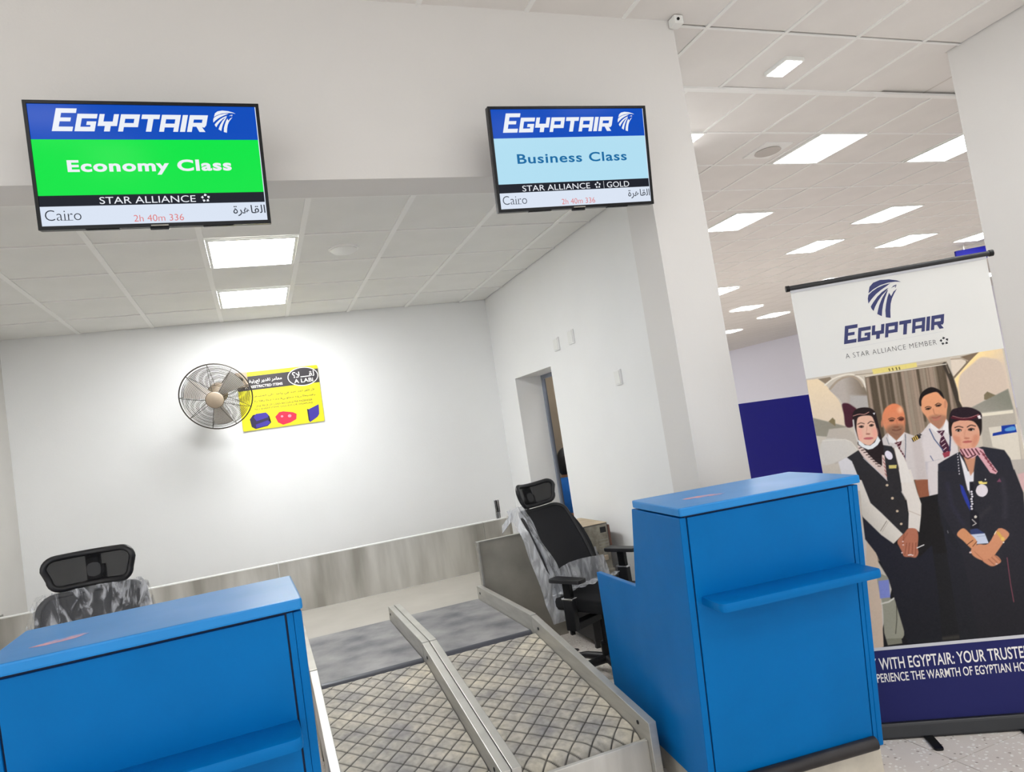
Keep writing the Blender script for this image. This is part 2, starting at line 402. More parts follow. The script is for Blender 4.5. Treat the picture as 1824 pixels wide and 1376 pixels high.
# LED panels
def led(x0, x1, y0, y1, z, m, label, group=None):
    w, d = x1 - x0, y1 - y0
    e = empty('ceiling_light', ((x0 + x1) / 2, (y0 + y1) / 2, z), label=label, cat='ceiling light', group=group)
    f = MB(); t = 0.018
    f.box(-w / 2, w / 2, -d / 2, -d / 2 + t, -0.008, 0.012); f.box(-w / 2, w / 2, d / 2 - t, d / 2, -0.008, 0.012)
    f.box(-w / 2, -w / 2 + t, -d / 2 + t, d / 2 - t, -0.008, 0.012); f.box(w / 2 - t, w / 2, -d / 2 + t, d / 2 - t, -0.008, 0.012)
    f.build('frame', M['white_plastic'], e)
    MB().box(-w / 2 + t, w / 2 - t, -d / 2 + t, d / 2 - t, -0.006, 0.010).build('diffuser', m, e)
    return e
led(axs[ia] + 0.02, axs[ia + 1] - 0.02, ays[2] + 0.012, ays[3] - 0.012, ZA, M['panel_alcove'], 'larger nearer LED panel in the alcove ceiling')
led(axs[ia] + 0.02, axs[ia + 1] - 0.02, ays[4] + 0.012, ays[5] - 0.03, ZA, M['panel_alcove'], 'LED panel in the alcove ceiling nearest the back wall')
HL = [((2.29, 2.55, 2.15, 2.46), 'largest LED panel in the hall ceiling, in the second row of lights'),
      ((3.10, 3.37, 2.15, 2.46), 'LED panel cut off by the white wall end, level with the largest panel'),
      ((1.99 - 0.53, 1.99 - 0.26, 2.15, 2.46), 'LED panel mostly hidden by the pillar, its corner showing high up'),
      ((2.64, 2.905, 3.15, 3.485), 'LED panel touching the pillar edge left of the hall'),
      ((3.80, 4.075, 3.15, 3.485), 'LED panel in the hall near the white wall end, above a smaller one'),
      ((3.885, 4.155, 3.86, 4.195), 'LED panel in the hall above the top bar of the banner, on the left'),
      ((4.78, 5.09, 3.86, 4.2), 'LED panel in the hall above the top bar of the banner, on the right'),
      ((5.66, 5.96, 3.86, 4.2), 'sliver of an LED panel beside the white wall end at banner height'),
      ((5.48, 5.78, 5.4, 5.75), 'LED panel half hidden behind the banner top bar'),
      ((4.18, 4.42, 5.40, 5.75), 'LED panel peeping out from the pillar at banner height'),
      ((5.46, 5.78, 6.70, 6.95), 'small distant LED panel left of the banner, nearest the pillar'),
      ((6.62, 6.93, 7.55, 7.88), 'small distant LED panel touching the left edge of the banner'),
      ((6.98, 7.28, 9.0, 9.3), 'tiny farthest LED panel beside the pillar')]
for (a, b, c, d), lb in HL:
    led(a * 2.06, b * 2.06, c * 2.06, d * 2.06, ZH, M['panel_hall'], lb)
for (x, y) in ((3.4, 1.5), (3.4, -0.9), (3.4, -3.3), (0.9, -0.9), (0.9, -3.3), (-1.6, -0.9), (-1.6, -3.3), (-4.1, -0.9), (-4.1, -3.3)):
    led(x - 0.28, x + 0.28, y - 0.32, y + 0.32, ZH, M['panel_hall'], 'LED panel in the hall ceiling above the queueing area', 'LED panels outside the picture')
for y in (9.5, 12.5, 15.5, 18.5, 21.5, 24.5, 27.5):  # unseen panels added to brighten the far hall
    for x in np.arange(2.4, 20.5, 2.6):
        if x / y < 0.68 or x / y > 1.35: led(x - 0.28, x + 0.28, y - 0.32, y + 0.32, ZH, M['panel_hall'], 'LED panel in the far hall ceiling, hidden from view', 'LED panels hidden deep in the hall')
led(2.95, 3.4, 5.9, 6.4, 2.898, M['panel_alcove'], 'LED panel in the ceiling of the room behind the doorway')  # unseen panel added to brighten the dark room
# small downlight, round diffuser, detector
e = empty('downlight', (3.475, 3.465, ZH), label='small square emergency downlight glowing near the pillar top', cat='ceiling light')
MB().box(-0.075, 0.075, -0.105, 0.105, -0.02, 0.008).build('housing', M['white_plastic'], e, bevel=0.006)
MB().box(-0.06, 0.06, -0.09, 0.09, -0.024, -0.018).build('lens', M['panel_hall'], e)
e = empty('ceiling_diffuser', (4.439, 4.774, ZH), label='round speaker grille on a square plate in the hall ceiling', cat='ceiling speaker')
MB().box(-0.14, 0.14, -0.16, 0.16, -0.008, 0.006).build('plate', M['tee'], e, bevel=0.003)
MB().lathe([(0.1, -0.003), (0.112, -0.016), (0.104, -0.02), (0.0001, -0.012)], 32).build('grille', mat('grille_grey', rgb(196, 190, 184), 0.8), e, smooth=True, angle=40)
e = empty('ceiling_speaker', (0.704, 4.711, ZA), label='flat round white disc on the alcove ceiling', cat='smoke detector')
MB().lathe([(0.088, 0.004), (0.088, -0.012), (0.07, -0.026), (0.0001, -0.03)], 32).build('cover', M['white_plastic'], e, smooth=True, angle=50)
MB().lathe([(0.1, 0.005), (0.1, -0.005), (0.0001, -0.005)], 32).build('base_ring', M['tee'], e)
e = empty('security_sensor', (2.385, 3.05, ZH), label='tiny white sensor where pillar and hall ceiling meet', cat='sensor')
MB().box(-0.03, 0.025, -0.025, 0.035, -0.045, 0.0).build('body', M['white_plastic'], e, bevel=0.004)
MB().lathe([(0.008, 0), (0.008, 0.006), (0.0001, 0.008)], 12, Matrix.Translation((-0.01, -0.025, -0.024)) @ Matrix.Rotation(math.radians(90), 4, 'X')).build('lens', M['black_gloss'], e)
# blue sign hanging far away over the hall
e = empty('hanging_sign', (12.78, 8.58, ZH), rz=-0.6, label='dark blue hanging sign far behind the banner top bar', cat='sign')
MB().box(-0.75, 0.75, -0.03, 0.03, -0.30, -0.09).build('board', M['dado'], e, bevel=0.005)
for s in (-0.6, 0.6): MB().box(s - 0.01, s + 0.01, -0.01, 0.01, -0.09, 0.0).build('hanger', M['steel'], e)

# wall plates on the right alcove wall
for (y, z, w, h, lb) in ((5.245, 2.235, 0.10, 0.105, 'white blank wall plate, left of the pair above the doorway'), (4.955, 2.245, 0.10, 0.11, 'white blank wall plate, right of the pair above the doorway'), (4.315, 1.848, 0.09, 0.105, 'single white wall plate right of the doorway')):
    e = empty('wall_plate', (XR, y, z), label=lb, cat='wall plate')
    MB().box(-0.014, 0.0, -w / 2, w / 2, -h / 2, h / 2).build('box', M['wall'], e, bevel=0.003)
    MB().box(-0.018, -0.0135, -w / 2 + 0.008, w / 2 - 0.008, -h / 2 + 0.008, h / 2 - 0.008).build('cover', M['white_plastic'], e, bevel=0.002)

# ------------------------------------------------------------------ check-in desks
DW = 0.771
def round_poly(pts, r, n=5, which=None):
    out = []; N = len(pts)
    for i, p in enumerate(pts):
        if which is not None and i not in which: out.append(p); continue
        p = Vector(p); a = (Vector(pts[i - 1]) - p).normalized(); b = (Vector(pts[(i + 1) % N]) - p).normalized()
        p0, p1 = p + a * r, p + b * r
        for k in range(n + 1):
            t = k / n; q = (1 - t) ** 2 * p0 + 2 * t * (1 - t) * p + t * t * p1; out.append((q.x, q.y))
    return out
def desk(loc, rz, label, patch):
    e = empty('check_in_desk', loc, rz, label, 'desk', 'blue check-in desks')
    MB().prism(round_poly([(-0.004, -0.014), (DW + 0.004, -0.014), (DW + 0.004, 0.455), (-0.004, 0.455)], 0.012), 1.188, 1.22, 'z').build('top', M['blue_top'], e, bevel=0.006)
    side = [(0.004, 1.181), (0.478, 1.181), (0.585, 0.825), (1.13, 0.80), (1.13, 0.12), (0.13, 0.12)]
    for nm, a, b in (('side_panel', 0.0, 0.026), ('side_panel', DW - 0.024, DW)):
        MB().prism(side, a, b, 'x').build(nm, M['blue'], e, bevel=0.004)
    MB().prism([(0.006, 1.181), (0.024, 1.181), (0.15, 0.12), (0.132, 0.12)], DW - 0.042, DW - 0.0245, 'x').build('corner_strip', M['blue'], e, bevel=0.0015)
    MB().prism([(0.004, 1.179), (0.02, 1.179), (0.146, 0.12), (0.130, 0.12)], 0.0315, DW - 0.0475, 'x').build('front_panel', M['blue'], e, bevel=0.0025)
    MB().prism([(0.014, 1.186), (0.034, 1.186), (0.16, 0.121), (0.140, 0.121)], 0.024, DW - 0.022, 'x').build('backing', M['blue_dark'], e)
    MB().box(0.024, DW - 0.022, 0.03, 0.455, 1.172, 1.187).build('top_rail', M['blue_dark'], e)
    MB().prism(round_poly([(0.052, 0.048), (0.052, -0.110), (DW - 0.044, -0.110), (DW - 0.044, 0.048)], 0.03, 5, {1, 2}), 0.842, 0.876, 'z').build('front_ledge', M['blue'], e, bevel=0.009, smooth=True, angle=35)
    MB().box(0.026, DW - 0.024, 0.52, 1.12, 0.69, 0.71).build('work_counter', M['blue_dark'], e, bevel=0.003)
    MB().box(0.026, DW - 0.024, 0.44, 0.46, 0.80, 1.18).build('upper_back_panel', M['blue_dark'], e)
    MB().tube([(0.02, 0.112, 0.147), (DW - 0.05, 0.112, 0.147)], 0.026, 12).build('bumper_bar', M['bumper'], e, smooth=True, angle=50)
    MB().box(0.02, DW - 0.005, 0.15, 1.10, 0.0, 0.12).build('plinth', M['plinth'], e)
    MB().prism(patch, 1.2201, 1.2207, 'z').build('label_residue', M['residue'], e)
    return e
desk((1.426, 2.294, 0), math.radians(-7.5), 'blue check-in desk on the right, standing in front of the roll-up banner', [(0.115, 0.20), (0.14, 0.165), (0.26, 0.15), (0.285, 0.165), (0.24, 0.2), (0.15, 0.22)])
desk((0.064 - DW * math.cos(math.radians(1.5)), 2.162 - DW * math.sin(math.radians(1.5)), 0), math.radians(1.5), 'blue check-in desk at lower left, cut off by the picture edge', [(0.08, 0.13), (0.12, 0.115), (0.19, 0.13), (0.215, 0.165), (0.2, 0.18), (0.13, 0.165)])

# ------------------------------------------------------------------ belts between the desks
def quilt_mat():
    m = mat('quilted_belt', rgb(160, 154, 140), 0.62, bump=0.15, bscale=90)
    nt = m.node_tree; b = nt.nodes['Principled BSDF']
    at = nt.nodes.new('ShaderNodeAttribute'); at.attribute_name = 'groove'; at.attribute_type = 'GEOMETRY'
    n = nt.nodes.new('ShaderNodeTexNoise'); n.inputs['Scale'].default_value = 5; n.inputs['Detail'].default_value = 8
    n3 = nt.nodes.new('ShaderNodeTexNoise'); n3.inputs['Scale'].default_value = 32; n3.inputs['Detail'].default_value = 5
    tc = nt.nodes.new('ShaderNodeTexCoord'); nt.links.new(tc.outputs['Object'], n.inputs['Vector']); nt.links.new(tc.outputs['Object'], n3.inputs['Vector'])
    mx = nt.nodes.new('ShaderNodeMix'); mx.data_type = 'RGBA'; mx.inputs[6].default_value = rgb(204, 196, 178); mx.inputs[7].default_value = rgb(146, 143, 141)
    rp = nt.nodes.new('ShaderNodeMapRange'); rp.inputs[1].default_value = 0.33; rp.inputs[2].default_value = 0.68
    nt.links.new(n.outputs['Fac'], rp.inputs[0]); nt.links.new(rp.outputs[0], mx.inputs[0])
    m3 = nt.nodes.new('ShaderNodeMix'); m3.data_type = 'RGBA'; m3.blend_type = 'MULTIPLY'; m3.inputs[0].default_value = 0.75
    r3 = nt.nodes.new('ShaderNodeMapRange'); r3.inputs[1].default_value = 0.3; r3.inputs[2].default_value = 0.7; r3.inputs[3].default_value = 0.6; r3.inputs[4].default_value = 1.15
    nt.links.new(n3.outputs['Fac'], r3.inputs[0]); nt.links.new(mx.outputs[2], m3.inputs[6]); nt.links.new(r3.outputs[0], m3.inputs[7])
    m2 = nt.nodes.new('ShaderNodeMix'); m2.data_type = 'RGBA'; m2.inputs[7].default_value = rgb(46, 42, 38)
    nt.links.new(at.outputs['Fac'], m2.inputs[0]); nt.links.new(m3.outputs[2], m2.inputs[6]); nt.links.new(m2.outputs[2], b.inputs['Base Color'])
    return m
M['quilt'] = quilt_mat()
def quilted_belt(x0, x1, y0, y1, zf, parent, ox, oy):
    nu, nv = int((x1 - x0) / 0.0042), int((y1 - y0) / 0.0046)
    xs = np.linspace(x0, x1, nu + 1); ys = np.linspace(y0, y1, nv + 1)
    Xg, Yg = np.meshgrid(xs, ys)
    s = 0.0735; wob = 0.003 * np.sin(Yg * 9 + Xg * 4) + 0.002 * np.sin(Xg * 17 - Yg * 5)
    a = ((Xg - ox) + (Yg - oy) + wob) / math.sqrt(2) / s; b = ((Xg - ox) - (Yg - oy) - wob) / math.sqrt(2) / s
    da = np.abs(a - np.round(a)) * s; db = np.abs(b - np.round(b)) * s; d = np.minimum(da, db)
    pillow = 0.0045 * np.clip(np.sin(np.pi * (a % 1)) * np.sin(np.pi * (b % 1)), 0, 1) ** 0.5
    groove = np.clip(1 - d / 0.0046, 0, 1)
    Z = zf(Yg) + pillow - 0.0025 * groove
    t = np.clip((y0 + 0.11 - Yg) / 0.11, 0, 1); Z = Z - 0.075 * t ** 2.2          # the belt curls down over its end roller
    t2 = np.clip((Yg - (y1 - 0.05)) / 0.05, 0, 1); Z = Z - 0.03 * t2 ** 2
    v = np.stack([Xg, Yg, Z], -1).reshape(-1, 3); n1 = nu + 1
    i = (np.arange(nv)[:, None] * n1 + np.arange(nu)[None]).ravel()
    f = np.stack([i, i + 1, i + 1 + n1, i + n1], 1)
    me = bpy.data.meshes.new('quilted_belt'); me.from_pydata(v.tolist(), [], f.tolist())
    at = me.attributes.new('groove', 'FLOAT', 'POINT'); at.data.foreach_set('value', np.clip(groove * 1.6, 0, 1).ravel().astype(np.float32))
    me.polygons.foreach_set('use_smooth', [True] * len(me.polygons)); me.materials.append(M['quilt']); me.update()
    return link('quilted_belt', me, parent)
S1 = 0.157
def zr(y): return 0.50 - S1 * (4.02 - y)          # rail top of the sloping weighing belt
def zb(y): return 0.41 - S1 * (4.02 - y)
def rail1(mb, x0, x1):
    mb.prism([(2.735, zr(2.735)), (4.018, zr(4.018)), (4.018, 0.30), (2.735, 0.0)], x0, x1, 'x')
def lane(xa, xb, ya, yb, label1, label2, ox):
    # xa,xb left rail; ya,yb right rail
    e = empty('weighing_conveyor', ((xa + yb) / 2, 2.735, 0), label=label1, cat='conveyor'); T = (xa + yb) / 2
    L = lambda v: v - T
    def shift(mb): mb.v = [(p[0] - T, p[1] - 2.735, p[2]) for p in mb.v]; return mb
    for a, b in ((xa, xb), (ya, yb)):
        mb = MB(); rail1(mb, a, b); r = shift(mb).build('side_rail', M['steel'], e, bevel=0.003)
        for y in (2.83, 3.92):
            xx = b if a == xa else a
            bt = MB().lathe([(0.009, 0), (0.009, 0.003), (0.0001, 0.005)], 10, Matrix.Translation((xx - T, y - 2.735, zr(y) - 0.04)) @ Matrix.Rotation(math.radians(90 if a == xa else -90), 4, 'Y'))
            bt.build('bolt', M['black'], r)
    q = quilted_belt(xb + 0.003 - T, ya - 0.003 - T, 2.79 - 2.735, 4.018 - 2.735, lambda Y: zb(Y + 2.735), e, ox - T, 3.233 - 2.735)
    shift(MB().box(xb, ya, 2.765, 2.785, 0.02, 0.222)).build('end_panel', M['steel2'], e, bevel=0.003)
    shift(MB().box(xb, ya, 2.80, 4.0, 0.04, 0.13)).build('belt_bed', M['steel3'], e)
    # level belt beyond
    t = empty('transfer_conveyor', (T, 4.02, 0), label=label2, cat='conveyor')
    def sh2(mb): mb.v = [(p[0] - T, p[1] - 4.02, p[2]) for p in mb.v]; return mb
    for a, b in ((xa, xb), (ya, yb)):
        r = sh2(MB().box(a, b, 4.024, 5.13, 0.30, 0.503)).build('side_rail', M['steel'], t, bevel=0.003)
        xx = b if a == xa else a
        MB().lathe([(0.009, 0), (0.009, 0.003), (0.0001, 0.005)], 10, Matrix.Translation((xx - T, 1.04, 0.46)) @ Matrix.Rotation(math.radians(90 if a == xa else -90), 4, 'Y')).build('bolt', M['black'], r)
    prof = [(4.055, 0.34)] + [(4.065 - 0.035 * math.sin(a), 0.375 - 0.035 * math.cos(a)) for a in np.linspace(0.3, math.pi, 8)] + [(5.125, 0.41), (5.125, 0.36)]
    sh2(MB().prism(prof, xb + 0.004, ya - 0.004, 'x')).build('belt', M['rubber'], t, smooth=True, angle=40)
    sh2(MB().tube([(xb + 0.002, 4.064, 0.374), (ya - 0.002, 4.064, 0.374)], 0.0365, 14)).build('end_roller', M['rubber_edge'], t, smooth=True, angle=50)
    sh2(MB().box(xa + 0.01, yb - 0.01, 4.1, 5.1, 0.0, 0.30)).build('base', M['steel3'], t)
    return e
lane(0.118, 0.158, 0.728, 0.768, 'sloping quilted weighing belt beside the left desk', 'level smooth grey belt on the left, behind the quilted one', 0.52)
lane(0.772, 0.812, 1.387, 1.424, 'sloping quilted weighing belt beside the right desk', 'level smooth grey belt on the right, behind the quilted one', 1.119)

# collector belt along the back wall
e = empty('collector_conveyor', (0.0, 6.15, 0), label='long steel baggage collector belt running along the back wall', cat='conveyor')
MB().box(-3.0, 2.05, -1.005, 0.0, 0.33, 0.40).build('belt', M['collector'], e, bevel=0.004)
MB().box(-3.0, 2.05, -0.98, -0.02, 0.0, 0.33).build('frame', M['steel3'], e)
for a, b in ((-3.0, 0.047), (0.052, 1.806), (1.811, 2.05)):
    p = MB().box(a, b, 0.0, 0.02, 0.402, 0.815).build('backsplash_panel', M['steel2'], e, bevel=0.002)
    MB().box(a, b, -0.004, 0.055, 0.815, 0.823).build('top_flange', M['white_plastic'], p)
MB().box(2.05, 2.075, 0.0, 0.055, 0.2, 0.823).build('end_post', M['steel3'], e, bevel=0.002)
g = MB().box(1.43, 2.05, -1.035, -1.02, 0.0, 0.812).build('guard_plate', M['steel3'], e, bevel=0.002)
MB().box(1.43, 1.445, -1.05, -1.0, 0.40, 0.815).build('folded_edge', M['steel'], g, bevel=0.002)
MB().box(1.43, 2.05, -1.042, -1.0, 0.812, 0.818).build('top_edge', M['steel'], g)
tb = empty('chrome_post', (1.975, 6.15 + 0.03, 0.823), label='short shiny striped chrome tube on the collector backsplash', cat='post')
for dx in (-0.019, 0.004):
    MB().lathe([(0.013, 0), (0.013, 0.17), (0.0001, 0.17)], 12, Matrix.Translation((dx, 0, 0))).build('tube', M['chrome'], tb, smooth=True, angle=50)
for a, b in ((-0.026, -0.019), (-0.009, -0.001), (0.008, 0.014)): MB().box(a, b, -0.0155, -0.008, 0.06, 0.165).build('dark_strip', M['black'], tb)  # black strips added to imitate dark reflections in the chrome

# ------------------------------------------------------------------ office chairs (local: facing -y)
def curved_pad(w, z0, z1, y_of, depth, bow, nu=14, nv=12, corner=0.05, thick=0.03):
    """rounded curved panel, front face at y_of(z) bowed sideways"""
    mb = MB(); h = z1 - z0
    def edge(v):
        dz = min(v, 1 - v) * h
        return 0.0 if dz >= corner else corner - math.sqrt(max(0, corner ** 2 - (corner - dz) ** 2))
    rows = []
    for side in (0, 1):
        for j in range(nv + 1):
            v = j / nv; z = z0 + v * h; ww = w(v) / 2 - edge(v)
            for i in range(nu + 1):
                u = -1 + 2 * i / nu; x = u * ww
                y = y_of(v) - bow * (x / (w(v) / 2)) ** 2 + (thick if side else 0)
                rows.append((x, y, z))
    n1 = nu + 1; off = (nv + 1) * n1; fs = []
    for j in range(nv):
        for i in range(nu):
            a = j * n1 + i; fs.append((a, a + 1, a + 1 + n1, a + n1)); fs.append((off + a, off + a + n1, off + a + n1 + 1, off + a + 1))
    rim = [i for i in range(n1)] + [j * n1 + nu for j in range(1, nv + 1)] + [nv * n1 + i for i in range(nu - 1, -1, -1)] + [j * n1 for j in range(nv - 1, 0, -1)]
    for k in range(len(rim)):
        a, b = rim[k], rim[(k + 1) % len(rim)]; fs.append((a, off + a, off + b, b))
    return mb.add(rows, fs)
def rim_path(w, z0, z1, y_of, bow, corner, n=6):
    pts = []; h = z1 - z0
    def P(x, z):
        v = (z - z0) / h; return (x, y_of(v) - bow * (x / (w(v) / 2)) ** 2, z)
    for (sx, sz, a0) in ((1, 1, 0), (-1, 1, 90), (-1, -1, 180), (1, -1, 270)):
        zc = (z1 - corner) if sz > 0 else (z0 + corner); wv = w(1.0 if sz > 0 else 0.0) / 2; xc = sx * (wv - corner)
        for k in range(n + 1):
            a = math.radians(a0 + 90 * k / n); pts.append(P(xc + corner * math.cos(a), zc + corner * math.sin(a)))
        nxt = {(1, 1): (-1, 1), (-1, 1): (-1, -1), (-1, -1): (1, -1), (1, -1): (1, 1)}[(sx, sz)]
        x0, z0_, _ = pts[-1][0], pts[-1][2], 0
        z2 = (z1 - corner) if nxt[1] > 0 else (z0 + corner); w2 = w(1.0 if nxt[1] > 0 else 0.0) / 2
        xe = nxt[0] * (w2 - corner) if sz == nxt[1] else nxt[0] * w2; ze = (z1 if sz > 0 else z0) if sz == nxt[1] else z2
        if sz != nxt[1]: xe = pts[-1][0] if False else nxt[0] * w2
        for k in range(1, 6):
            t = k / 6; pts.append(P(x0 + (xe - x0) * t, z0_ + (ze - z0_) * t))
    return pts
def chair(loc, rz, label, mode, armz=(0.64, 0.64), recline=0.0, scale=1.0):
    REC = Matrix.Translation((0, 0.15, 0.5)) @ Matrix.Rotation(-math.radians(recline), 4, 'X') @ Matrix.Translation((0, -0.15, -0.5))
    e = empty('office_chair', loc, rz, label, 'office chair')
    for k in range(5):
        a = 2 * math.pi * k / 5 + 0.3; c, s = math.cos(a), math.sin(a)
        leg = MB().tube([(0.02 * c, 0.02 * s, 0.105), (0.17 * c, 0.17 * s, 0.10), (0.31 * c, 0.31 * s, 0.075)], [0.03, 0.024, 0.016], 8).build('leg', M['black'], e, smooth=True, angle=50)
        ct = MB()
        for d in (-0.014, 0.014):
            ct.lathe([(0.027, -0.009), (0.029, 0), (0.027, 0.009)], 16, Matrix.Translation((0.31 * c - d * s, 0.31 * s + d * c, 0.029)) @ Matrix.Rotation(a, 4, 'Z') @ Matrix.Rotation(math.radians(90), 4, 'X'))
        ct.tube([(0.31 * c, 0.31 * s, 0.03), (0.31 * c, 0.31 * s, 0.075)], 0.008, 8)
        ct.build('caster', M['black_gloss'], leg, smooth=True, angle=50)
    MB().lathe([(0.035, 0.08), (0.035, 0.2), (0.02, 0.2), (0.02, 0.42)], 16).build('gas_column', M['black'], e, smooth=True, angle=50)
    MB().box(-0.1, 0.1, -0.12, 0.16, 0.405, 0.45).build('tilt_mechanism', M['black'], e, bevel=0.008)
    seat = MB().prism(round_poly([(-0.25, -0.26), (0.25, -0.26), (0.23, 0.22), (-0.23, 0.22)], 0.08, 5), 0.45, 0.53, 'z')
    seat.build('seat', M['fabric'], e, bevel=0.025, smooth=True, angle=60)
    yb = lambda v: 0.20 + 0.10 * v ** 1.5 - 0.03 * math.sin(math.pi * v)
    wb = lambda v: 0.44 + 0.06 * math.sin(math.pi * min(1, v * 1.1)) - 0.02 * v
    back = curved_pad(wb, 0.55, 1.10, yb, 0.03, 0.07, corner=0.06, thick=0.012).build('backrest', M['mesh'], e, smooth=True, angle=50)
    MB().tube([(p[0], p[1] + 0.006, p[2]) for p in rim_path(wb, 0.55, 1.10, yb, 0.07, 0.06)], 0.014, 8, closed=True).build('back_frame', M['black'], back, smooth=True)
    MB().tube([(0, 0.12, 0.43), (0, 0.26, 0.47), (0, 0.32, 0.62), (0, 0.345, 0.95), (0, 0.36, 1.13)], [0.03, 0.03, 0.025, 0.02, 0.016], 8).build('back_spine', M['black'], e, smooth=True)
    lum = curved_pad(lambda v: 0.30, 0.66, 0.78, lambda v: 0.25, 0.02, 0.05, nu=8, nv=4, corner=0.04, thick=0.02).build('lumbar_pad', M['black'], e, smooth=True, angle=50)
    # headrest
    yh = lambda v: 0.285 + 0.05 * v - 0.06 * v * v
    wh = lambda v: 0.32 + 0.03 * v
    tilt = Matrix.Translation((0, 0, 0))
    hd = curved_pad(wh, 1.13, 1.268, yh, 0.02, 0.075, corner=0.045, thick=0.006, nu=18, nv=8).build('headrest', M['open_mesh'], e, smooth=True, angle=50)
    MB().tube([(p[0], p[1] + 0.004, p[2]) for p in rim_path(wh, 1.13, 1.268, yh, 0.075, 0.045)], 0.014, 8, closed=True).build('headrest_frame', M['black'], hd, smooth=True)
    hb = MB(); hb.box(-0.03, 0.03, 0.292, 0.318, 1.12, 1.27); hb.tube([(0, 0.36, 1.08), (0, 0.365, 1.16), (0, 0.31, 1.19)], 0.016, 8); hb.box(-0.012, 0.048, 0.296, 0.314, 1.14, 1.205)
    hb.build('headrest_bracket', M['black'], hd, bevel=0.004)
    # armrests
    for s, az in ((-1, armz[0]), (1, armz[1])):
        ar = MB().box(s * 0.285 - 0.021, s * 0.285 + 0.021, -0.045, 0.03, 0.36, az - 0.12).build('arm_post', M['black'], e, bevel=0.006)
        MB().box(s * 0.285 - 0.016, s * 0.285 + 0.016, -0.035, 0.02, az - 0.13, az - 0.02).build('arm_slider', M['black_gloss'], ar, bevel=0.004)
        MB().box(s * 0.285 - 0.024, s * 0.285 + 0.024, -0.05, 0.034, az - 0.128, az - 0.116).build('arm_collar', M['chrome'], ar, bevel=0.002)
        MB().box(min(s * 0.05, s * 0.285), max(s * 0.05, s * 0.285), -0.04, 0.03, 0.36, 0.40).build('arm_bracket', M['black'], ar, bevel=0.005)
        MB().prism(round_poly([(s * 0.285 - 0.042, -0.14), (s * 0.285 + 0.042, -0.14), (s * 0.285 + 0.046, 0.11), (s * 0.285 - 0.046, 0.11)], 0.03, 4), az - 0.024, az, 'z').build('arm_pad', M['black'], ar, bevel=0.006)
    # clear plastic cover (reclines with the back)
    rnd = random.Random(5 if mode == 'full' else 9)
    ph = [rnd.uniform(0, 6.28) for _ in range(10)]
    def crumple(x, z): return 0.006 * math.sin(38 * x + 5 * z + ph[0]) + 0.005 * math.sin(61 * x - 13 * z + ph[1]) + 0.004 * math.sin(27 * z + 30 * x + ph[2]) + 0.003 * math.sin(83 * x + 21 * z + ph[3])
    if mode == 'full':
        def fn(u, v):
            x = (-1 + 2 * u) * (wb(min(1, v)) / 2 + 0.022); z = 0.52 + v * 0.60
            if v > 0.9: x *= 1 - 0.10 * ((v - 0.9) / 0.1) ** 2
            return (x, yb(min(1, v)) - 0.026 - 0.07 * (2 * u - 1) ** 2 + crumple(x, z), z)
        mb = MB().grid(46, 46, fn)
        def fn2(u, v):
            x, y, z = fn(u, v); return (x, y + 0.075 + 2 * 0.02 * (2 * u - 1) ** 2 - (0.06 if v > 0.97 else 0) - 0.06 * max(0, abs(2 * u - 1) - 0.93) / 0.07, z)
        mb.grid(46, 46, fn2)
        mb.build('plastic_cover', M['wrap'], e, smooth=True)
    else:
        # peeled open: hangs over the left side and the lower back
        def side(u, v):
            z = 0.38 + v * 0.76; vb = max(0, min(1, (z - 0.55) / 0.55)); w = wb(vb) / 2
            x = -w - 0.03 + u * (0.20 - 0.10 * v)
            y = yb(vb) - 0.02 - 0.07 * min(1, abs(x / w)) ** 2 + crumple(x, z) * 1.3
            if u < 0.3: y += (0.3 - u) / 0.3 * 0.10; x += 0.01 * math.sin(9 * z)
            return (x, y, z)
        mb = MB().grid(22, 44, side)
        def low(u, v):
            x = -0.20 + u * 0.46; z = 0.53 + v * (0.14 + 0.03 * math.sin(u * 3)); vb = max(0, (z - 0.55) / 0.55)
            return (x, yb(vb) - 0.024 - 0.07 * (x / 0.23) ** 2 + crumple(x, z), z)
        mb.grid(30, 14, low)
        def right(u, v):
            z = 0.50 + v * (0.24); vb = max(0, min(1, (z - 0.55) / 0.55)); w = wb(vb) / 2
            return (w + 0.02 + u * 0.045 * (1 - v), yb(vb) - 0.075 + 0.05 * u + crumple(u * 0.2, z), z)
        mb.grid(6, 14, right)
        def over(u, v):
            x = -0.24 + u * 0.34; y = 0.16 - v * 0.30
            return (x, y, 0.537 + 0.012 * math.sin(30 * x + 9 * y) ** 2 + 0.01 * math.sin(44 * y) ** 2)
        mb.grid(24, 20, over)
        mb.build('plastic_cover', M['wrap2'], e, smooth=True)
        MB().grid(10, 8, lambda u, v: (-0.22 - 0.05 * u, 0.27 + 0.12 * v, 1.09 + 0.03 * math.sin(5 * u) - 0.05 * v)).build('plastic_flap', M['wrap2'], e, smooth=True)
    for ch_ in e.children:
        if ch_.name.split('.')[0] in ('backrest', 'back_spine', 'lumbar_pad', 'headrest', 'plastic_cover', 'plastic_flap'):
            ch_.data.transform(REC)
            for g_ in ch_.children: g_.data.transform(REC)
    e.scale = (scale,) * 3
    return e
chair((1.89, 4.12, 0), math.radians(25), 'black mesh office chair with peeled plastic cover behind the right desk', 'peeled', armz=(0.67, 0.73), recline=15)
chair((-0.80, 3.60, 0), math.radians(-2), 'black mesh office chair wrapped in clear plastic behind the left desk', 'full', scale=1.05)

